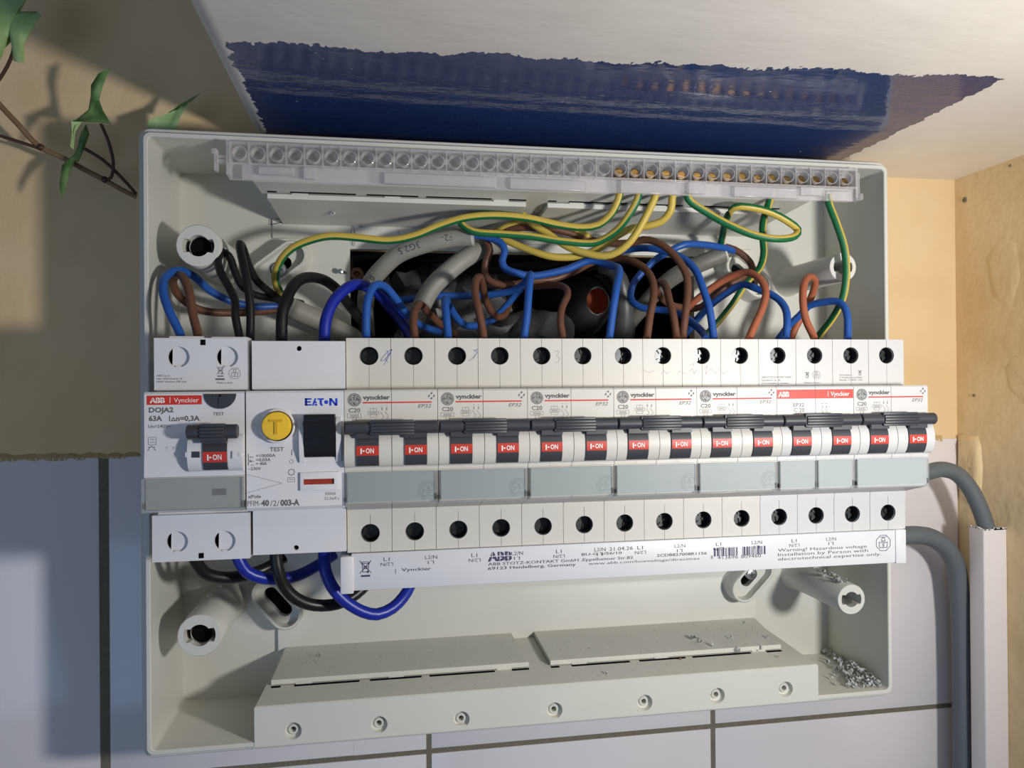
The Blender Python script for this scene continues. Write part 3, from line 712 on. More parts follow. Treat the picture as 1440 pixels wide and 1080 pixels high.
def pt(m, s, x0, yb, x1, hpx, Y, sc=4, ox=180, oy=440, **k):
    a = at(ox+x0/sc, oy+yb/sc, Y); b = at(ox+x1/sc, oy+yb/sc, Y); t = at(ox+x0/sc, oy+(yb-hpx)/sc, Y)
    m.text(s, a.x, a.z, Y, b.x-a.x, t.z-a.z, **k)
def q1(m, pts, w, Y, mi=0, closed=False, sc=4, ox=180, oy=440): m.line([tuple(at(ox+x/sc, oy+y/sc, Y).xz) for x, y in pts], w, Y, mi, closed)
m = M(); y = NY-.05
a = at(*c1(105,518), y); b = at(*c1(415,463), y); m.flat([(a.x,a.z),(b.x,a.z),(b.x,b.z),(a.x,b.z)], y, 1)
p = at(*c1(122,506), y); q = at(*c1(208,476), y); abb(m, p.x, p.z, q.x-p.x, q.z-p.z, y-.03, 2, 1)
q1(m, [(236,475),(236,506)], .22, y-.03, 2); pt(m, 'Vynckier', 258, 504, 398, 26, y-.03, mi=2, bold=.004)
pt(m, 'DOJA2', 117, 560, 256, 28, y, bold=.035); pt(m, '63A', 117, 608, 192, 29, y, bold=.035); pt(m, 'I', 231, 608, 237, 29, y, bold=.035)
q1(m, [(244,607),(255,590),(266,607)], .3, y, closed=True); pt(m, 'n=0,3A', 270, 608, 404, 29, y, bold=.035)
pt(m, 'Un=240V~', 114, 648, 243, 19, y, bold=.012); pt(m, 'TEST', 477, 577, 540, 18, y, bold=.02)
q1(m, [(114,700),(158,700),(158,742),(114,742)], .14, y, closed=True); q1(m, [(124,714),(132,708),(140,716),(148,710)], .14, y); q1(m, [(122,730),(130,727),(136,730),(143,727),(150,730)], .14, y)
p = at(*c1(133,770), y); m.arc(p.x, p.z, 1.0, 0, 360, .13, y, n=14)
for k in range(8): m.arc(p.x+1.2*math.cos(k*.7854), p.z+1.2*math.sin(k*.7854), .22, 0, 360, .12, y, n=5)
for pts in ([(187,855),(187,835)], [(218,765),(218,860)], [(254,765),(254,860)], [(218,782),(290,782)], [(205,815),(300,815)], [(205,835),(280,835)], [(187,848),(254,848)], [(187,835),(187,775),(205,775)], [(200,800),(205,815)], [(212,800),(218,780)], [(275,805),(305,805),(305,832),(275,832),(275,805)], [(212,838),(224,838)], [(165,795),(165,825)], [(290,782),(302,782)]): q1(m, pts, .12, y)
for x in (218, 254): pt(m, '12' if x < 230 else '34', x-7, 762, x+7, 9, y); pt(m, '21' if x < 230 else '43', x-7, 861, x+7, 9, y)
p = at(*c1(298,786), y); m.arc(p.x, p.z, .5, 0, 360, .1, y, n=8)
pt(m, '2113', 108, 860, 150, 11, y, bold=.006)
yc = -4.56
pt(m, 'ABB S.p.A.', 159, 358, 238, 10, yc); pt(m, "viale dell'Industria 18", 159, 375, 305, 10, yc); pt(m, '20009 Vittuone (MI) Italy', 159, 392, 330, 10, yc)
p = at(*c1(520,328), yc); bin_icon(m, p.x, p.z, 2.2, yc, .14)
p = at(*c1(600,340), yc); manual_icon(m, p.x, p.z, 2.2, yc, .13); a = at(*c1(492,378), yc); b = at(*c1(544,368), yc); m.flat([(a.x,a.z),(b.x,a.z),(b.x,b.z),(a.x,b.z)], yc); pt(m, 'Made in Italy', 500, 398, 588, 11, yc)
m.build('printing', ['print_grey','band_red','print_white'], rcd, smooth=False)
# half-round test button
c = at(*c1(519,455), NY); m = M(); n = 20; R = 5.6
arc = [(c.x+R*math.cos(math.pi+math.pi*i/n), c.z+R*.98*math.sin(math.pi+math.pi*i/n)) for i in range(n+1)]
m.prism_y(arc, NY-.5, NY+1); m.box(c.x-.4, c.x+.4, NY-.8, NY-.4, c.z-4.6, c.z-.4); m.box(c.x-2.4, c.x+2.4, NY-.8, NY-.4, c.z-1.0, c.z-.3)
m.build('test_button', 'dark_grey', rcd)
# toggle with its short bar
d = M(); drum(d, 15.2, 34.0); a = at(*c1(345,797), NY-4); d.box(14.6, 16.0, NY-4.2, NY, a.z-.9, a.z+.9); a = at(*c1(620,797), NY-4.4); d.lathe_y(a.x+.8, a.z, [(1.2,NY-3),(1.2,NY-4.9),(.9,NY-5.1)], 14)
d.box(a.x-1.9, a.x+.6, NY-5, NY-3, a.z-1.3, a.z+1.3)
a = at(*c1(380,797), NY-4.4); d.box(a.x-1.3, a.x+1.4, NY-4.45, NY-4.1, a.z-1.1, a.z+1.1, mi=1)
d.build('toggle_surround', ['white_pc','dark_grey'], rcd)
toggle_part(rcd, 20.6, 28.9, zr=(-15.0,-11.2))
m = M(); n = 20; yc2 = NY-5.4; zc = -3.9
ring = lambda x, r: [(x, yc2+r*math.cos(2*math.pi*i/n), zc+r*math.sin(2*math.pi*i/n)) for i in range(n)]
m.loft([ring(15.6,2.3), ring(15.9,2.6), ring(32.6,2.6), ring(32.9,2.3)], cap0=True, cap1=True)
for k in range(5):
    dy = math.sqrt(3.2**2-((k-2)*1.15)**2); m.box(20.4, 28.7, yc2-dy, yc2, zc-3.0+k*1.2, zc-3.0+k*1.2+1.05, bev=.15)
m.box(20.6, 28.9, NY-6.5, NY-1, -8, -5)
m.build('handle_bar', 'dark_grey', rcd)
y = NY
m = M(); m.box(.3, 33.6, y-.9, y+.3, -32.0, -20.9); a = at(298,692,y-.95); m.box(a.x-0, a.x+5.0, y-.95, y-.8, a.z-1.2, a.z+1.2, mi=1); m.build('label_insert', ['insert_dark','print_grey'], rcd)
m = M(); m.box(-.9, 34.0, y-1.7, y-1.1, -32.6, -20.6); f = m.build('label_flap', 'clear_flap', rcd)
m = M(); m.box(-.9, -.2, y-1.7, y+.2, -32.6, -20.8); m.box(33.4, 34.1, y-1.7, y+.2, -32.6, -20.8); m.box(-.9, 34.1, y-1.75, y+.2, -32.9, -32.1); m.build('flap_edge', 'clear_edge', f)
m = M(); m.box(33.2, 34.2, y-1.2, y+.3, -32, -29.5); m.box(-.8, -.2, y-1.2, y+.3, -31.5, -29.5); m.build('flap_hinge', 'black_plastic', f)

# ------------------------------------------------------------------ residual current breaker with a yellow test button
pf = thing('residual_current_breaker', 'white residual current breaker with a round yellow test button and a big black rocker', 'breaker', (34.6, 44, BT))
m = M(); m.prism_x([(3,10.5),(-14.2,10.5),(NY,9.8),(NY,-32.5),(-13.9,-33.8),(-9,-34.4),(3,-35)], 34.75, 69.9); m.box(35.2, 69.6, 0, 44, -51, 29); m.build('body', 'white_pc', pf)
for z0, z1, pd in ((11.0,29.6,(420.5,490)), (-52.3,-34.8,(416.5,770.3))):
    m = M(); p = at(*pd, -3.5); m.holed(35.0, 69.8, z0, z1, p.x, p.z, 1.0, -3.5, 3, n=16); x0, x1, y = 35.0, 69.8, -3.5
    m.add([(x0,y,z0),(x1,y,z0),(x1,y+40,z0),(x0,y+40,z0),(x0,y,z1),(x1,y,z1),(x1,y+40,z1),(x0,y+40,z1)], [(0,1,2,3),(4,5,6,7),(1,2,6,5),(0,4,7,3)]); m.disc(p.x, p.z, 1.1, -.6, mi=1)
    m.build('terminal_cover', ['white_pc','void_black'], pf)
m = M(); y = NY-.05
# maker's block letters: E, a slanted bar with a dot, T, a dot, N
def qb(x0, x1, y0, y1): a = at(*c1(x0,y1), y); b = at(*c1(x1,y0), y); m.flat([(a.x,a.z),(b.x,a.z),(b.x,b.z),(a.x,b.z)], y, 1)
def qp(pts): m.flat([tuple(at(*c1(*p), y).xz) for p in pts], y, 1)
qb(995,1008,480,522); qb(995,1032,480,489); qb(995,1028,497,505); qb(995,1032,513,522)
qp([(1034,522),(1050,480),(1060,480),(1044,522)]); qb(1050,1064,512,522); p = at(*c1(1056,503), y); m.disc(p.x, p.z, .4, y, 10, 1)
qb(1066,1102,480,489); qp([(1078,489),(1091,489),(1091,508),(1098,522),(1084,522),(1078,510)])
p = at(*c1(1115,502), y); m.disc(p.x, p.z, .75, y, 14, 1)
qb(1132,1144,480,522); qb(1166,1178,480,522); qp([(1132,480),(1146,480),(1178,522),(1164,522)])
pt(m, 'TEST', 797, 779, 877, 23, y, bold=.02)
for s, yb in (('=10000A',812), ('=0,03A',835), ('= 40A',857)): pt(m, s, 720, yb, {812:830,835:803,857:782}[yb], 17, y, bold=.02)
for yb, s in ((812,'nc'),(835,'n'),(857,'n')): q1(m, [(677,yb),(677,yb-17)], .3, y); pt(m, s, 692 if s == 'n' else 684, yb+4, 706, 12, y, bold=.01)
q1(m, [(683,838),(687,827),(691,838)], .2, y, closed=True); pt(m, '~230V', 674, 885, 748, 16, y, bold=.02)
p = at(*c1(919,836), y); m.arc(p.x, p.z, .65, 0, 360, .14, y, n=14); q1(m, [(921,800),(921,770)], .3, y)
p = at(*c1(919,896), y); m.arc(p.x, p.z, 1.0, 0, 360, .12, y, n=12)
for k in range(8): m.arc(p.x+1.15*math.cos(k*.7854), p.z+1.15*math.sin(k*.7854), .2, 0, 360, .11, y, n=5)
q1(m, [(898,926),(938,926),(938,950),(898,950)], .13, y, closed=True); q1(m, [(904,938),(911,932),(918,940),(925,933),(932,938)], .13, y)
q1(m, [(655,905),(865,958),(655,1017)], .12, y)
pt(m, 'xPole', 674, 1043, 748, 19, y, bold=.02)
pt(m, 'PFIM-', 672, 208, 744, 30, y, oy=660); pt(m, '40', 749, 206, 794, 33, y, oy=660, bold=.045); pt(m, '/2/', 800, 207, 852, 31, y, oy=660); pt(m, '003-A', 857, 205, 965, 34, y, oy=660, bold=.045)
pt(m, '3000A', 1107, 1026, 1170, 16, y); pt(m, '22.5kA s', 1104, 1052, 1188, 16, y); pt(m, '2', 1171, 1040, 1176, 8, y)
m.build('printing', ['print_grey','eaton_blue'], pf, smooth=False)
c = at(*c1(833,637), NY-2.2); m = M()
m.lathe_y(c.x+.35, c.z, [(6.35,NY+.5),(6.35,NY-1.6),(6.1,NY-1.9),(5.6,NY-1.9),(5.6,NY)], 32); m.build('button_collar', 'white_pc', pf)
m = M(); c = at(*c1(833,637), NY-4); m.lathe_y(c.x, c.z, [(5.2,NY),(5.2,NY-3.7),(4.9,NY-4.1),(4.2,NY-4.2)], 32)
tb_ = m.build('test_button', 'button_yellow', pf)
m = M(); m.prism_y([(c.x-2.3,c.z+2.4),(c.x-2.3,c.z+1.6),(c.x-.55,c.z+1.6),(c.x-.55,c.z-2.9),(c.x+.55,c.z-2.9),(c.x+.55,c.z+1.6),(c.x+2.3,c.z+1.6),(c.x+2.3,c.z+2.4)], NY-4.6, NY-4.1)
m.build('embossed_letter', 'button_letter_shade', tb_)
a = at(*c1(985,815), NY-3); b = at(*c1(1165,570), NY-3); m = M()
zb_, zt_ = a.z, b.z
m.prism_x([(NY+.5,zb_),(NY-1.2,zb_),(NY-3.0,zb_+5),(NY-3.4,zb_+8),(NY-5.0,zt_-4.2),(NY-5.4,zt_-.6),(NY-4.6,zt_),(NY+.5,zt_)], a.x+.5, b.x)
m.box(a.x+.2, b.x, NY-5.5, NY-4.6, zt_-4.1, zt_-2.9); m.build('rocker', 'black_plastic', pf)
m = M(); fx0, fx1 = a.x-1.5, b.x+2.0
for x0, x1 in ((fx0, a.x+.1), (b.x+.2, fx1)):
    m.prism_x([(NY+.3,zb_-1.9),(NY-.8,zb_-1.9),(NY-2.4,zb_+3),(NY-2.6,zt_-3.2),(NY-1.2,zt_-1.4),(NY+.3,zt_-.8)], x0, x1)
m.box(fx0, fx1, NY-.6, NY+.3, zb_-2.0, zb_-.2); m.build('rocker_frame', 'white_pc', pf)
a = at(*c1(966,1003), NY-1); b = at(*c1(1187,891), NY-1); i0 = at(*c1(987,967), NY-1); i1 = at(*c1(1160,931), NY-1); m = M()
rc = lambda x0,x1,z0,z1,y: [(x0,y,z0),(x1,y,z0),(x1,y,z1),(x0,y,z1)]
m.loft([rc(a.x,b.x,a.z,b.z,NY+.2), rc(a.x+.2,b.x-.2,a.z+.2,b.z-.2,NY-1.0), rc(a.x+.9,b.x-.9,a.z+.9,b.z-.9,NY-1.2), rc(i0.x,i1.x,i0.z,i1.z,NY-1.2), rc(i0.x,i1.x,i0.z,i1.z,NY+.5)]); m.build('window_frame', 'white_pc', pf)
m = M(); m.box(i0.x-.1, i1.x+.1, NY-.4, NY-.1, i0.z-.1, i1.z+.1); m.build('trip_window', 'window_red', pf)

# ------------------------------------------------------------------ comb busbar
bb = thing('comb_busbar', 'long white comb busbar covered in small print under the breakers', 'busbar', (67, 20, -69))
m = M(); m.box(71.6, 309.6, -1.0, 14, -68.6, -54.0, bev=.3); m.box(80, 306, 14, 20, -66, -57); m.build('bar', 'white_pc', bb)
for x0, x1, zb_, zt_ in ((67.3,72.4,-69.6,-54.9), (309.0,314.2,-69.0,-53.8)):
    m = M(); m.box(x0, x1, -1.6, 15, zb_, zt_, bev=.5); m.build('end_cap', 'white_pc', bb)
m = M(); y = -1.06
def bt(s, px, py, w, h, **k): p = at(px, py, y); m.text(s, p.x, p.z, y, w, h, **k)
x0 = at(544, 789, y).x; ZL = -57.4
for k in range(12):
    cx = x0+17.5*k; z = ZL
    if k % 2 == 0: m.text('L1', cx-1.3, z, y, 2.4, 1.45); m.text('L2/N', cx-2.4, z-1.95, y, 4.8, 1.3, rot=True)
    else: m.text('L2/N', cx-2.4, z, y, 4.8, 1.45); m.text('L1', cx-1.3, z-1.95, y, 2.4, 1.3, rot=True)
p = at(514,799,y); bin_icon(m, p.x, p.z, 3.6, y, .26, 1)
q1(m, [(385,480),(385,508)], .22, y, ox=460, oy=680); pt(m, 'Vynckier', 418, 494, 586, 17, y, ox=460, oy=680, bold=.012)
p = at(686,789,y); q = at(720,777,y); abb(m, p.x, p.z, q.x-p.x, 3.6, y, 1, 2)
pt(m, 'ABB STOTZ-KONTAKT GmbH ,Eppelheimer Str.82', 905, 462, 1722, 16, y, ox=460, oy=680, bold=.006); pt(m, '69123 Heidelberg, Germany', 905, 486, 1400, 16, y, ox=460, oy=680, bold=.012)
pt(m, 'www.abb.com/lowvoltage/directives', 190, 458, 815, 14, y, ox=780, oy=680); pt(m, 'BU-G 2/56/10', 152, 406, 378, 14, y, ox=780, oy=680, bold=.012)
m.text('21.04.26', at(857,774,y).x, ZL, y, 10.2, 1.45)
pt(m, '2CDB827008R1156', 575, 412, 856, 15, y, ox=780, oy=680, bold=.012)
a = at(1004,782,y); b = at(1077.5,768,y); random.seed(11); x = a.x; zb_ = a.z-.2
while x < b.x-1.0:
    w_ = random.choice((.3,.3,.55,.8)); x2 = min(x+w_, b.x)
    if not (a.x+10.6 < x < a.x+12.0): m.flat([(x,zb_),(x2,zb_),(x2,zb_+3.6),(x,zb_+3.6)], y, 1)
    x = x2+random.choice((.25,.25,.45,.6))
m.text('8', a.x-1.4, zb_-1.0, y, 1.0, 1.5); m.text('413696', a.x+1.6, zb_-1.3, y, 9.4, 1.5); m.text('809460', a.x+12.4, zb_-1.3, y, 9.2, 1.5)
zz_ = at(1094,771,y).z
for i, (s, w_) in enumerate((('Warning! Hazardous voltage',42.5), ('Installation by Person with',43.0), ('electrotechnical expertise only.',49.5))): m.text(s, at(1094,768,y).x, -61.2-1.9*i, y, w_, 1.3)
p = at(1245,761.5,y); manual_icon(m, p.x-1, p.z-.6, 3.7, y, .26, 1)
m.build('printing', ['print_dark','print_violet','white_pc'], bb, smooth=False)

# ------------------------------------------------------------------ clear earth terminal bar
eb = thing('earth_terminal_bar', 'clear plastic earth terminal bar with brass screws along the top of the box', 'terminal bar', (165, 27, 96))
cA, cB = at(337,214,20), at(1189,253,20); NC = 38; stp = (cB.x-cA.x)/(NC-1); zc = (cA.z+cB.z)/2
m = M(); xl, xr = cA.x-5.2, cB.x+6.0
m.box(xl, xr, 19.6, 20.6, zc+3.9, zc+5.0); m.box(xl, xr, 19.6, 20.6, zc-4.6, zc-3.8); m.box(xl, xr, 25.6, 26.4, zc-9.5, zc+4.6)
m.box(xl, xr, 20.6, 26, zc+4.4, zc+5.0)
m.box(xl, xl+1.2, 19.4, 26.5, zc-9, zc+5.2); m.box(xr-1.2, xr, 19.4, 26.5, zc-9, zc+5.2)
m.box(xl+6, xr-1.5, 20.8, 21.6, zc-10.4, zc-4.4)
m.build('cover', 'clear_bar', eb)
# lower guard: stepped clips
for a, b, zt_, zb_ in ((13,27,-5.4,-8.6),(31,36,-5.0,-9.8),(64,112,-6.0,-10.6),(118,152,-6.2,-10.8),(168,196,-5.2,-10.8),(200,208,-4.6,-10.0),(222,254,-6.0,-10.6),(255,267,-5.0,-8.8),(268,281,-6.4,-10.9)):
    m = M(); m.box(xl+a, xl+b, 18.2, 20.6, zc+zb_, zc+zt_, bev=.25); m.build('guard_clip', 'clear_bar', eb)
m = M(); m.box(xl-5.0, xl-3.6, 20, 24, zc-7.2, zc+1.6, bev=.3); m.box(xl-3.8, xl, 21, 23, zc-4, zc-2.4, bev=.2); m.box(xl-3.8, xl, 21, 23, zc-1.6, zc-.6, bev=.2); m.box(xl-6, xl-4, 20, 22.5, zc-.4, zc+1.8, bev=.3); m.build('end_clip', 'clear_bar', eb)
m = M(); m.box(xr, xr+2.2, 21, 25, zc-9.6, zc+3.6, bev=.3); m.box(xr+1.4, xr+3.2, 20, 25, zc-9.6, zc-6.6, bev=.3); m.build('end_clip', 'clear_bar', eb)
m = M(); m.box(cA.x+21.5*stp, cB.x+3, 24.6, 25.4, zc-3.4, zc-1.0); m.build('brass_bar', 'brass', eb)
# one cell per screw hole
c0 = M(); n = 18
circ = lambda r, y: [(cA.x+r*math.cos(2*math.pi*i/n), y, zc+r*math.sin(2*math.pi*i/n)) for i in range(n)]
c0.loft([circ(3.0,24), circ(3.0,19.3), circ(2.6,19.1), circ(2.6,24)]); c0.box(cA.x-stp/2-.3, cA.x-stp/2+.3, 19.0, 25, zc-4.2, zc+4.4)
c0.box(cA.x-2.4, cA.x+2.4, 24.2, 24.6, zc-.6, zc-.1)
cell = c0.build('screw_cell', 'clear_bar', eb)
s0 = M(); sx = cA.x
s0.lathe_y(sx, zc-1.2, [(2.3,24.5),(2.3,21.6),(1.9,21.2),(.3,21.2)], 16); s0.box(sx-1.8, sx+1.8, 20.9, 21.25, zc-.95, zc-.5); s0.box(sx-1.8, sx+1.8, 20.9, 21.25, zc-2.0, zc-1.55)
scr = s0.build('brass_screw', 'brass', eb)
for i in range(1, NC):
    o = cell.copy(); COL.objects.link(o); o.parent = eb; o.location = Vector((stp*i*S, 0, 0)); 
for i in range(22, NC):
    o = scr if i == 22 else scr.copy()
    if o is not scr: COL.objects.link(o); o.parent = eb
    o.location = Vector((stp*i*S, 0, random.uniform(-.4,.3)*S)); o.rotation_euler = (0, 0, 0)

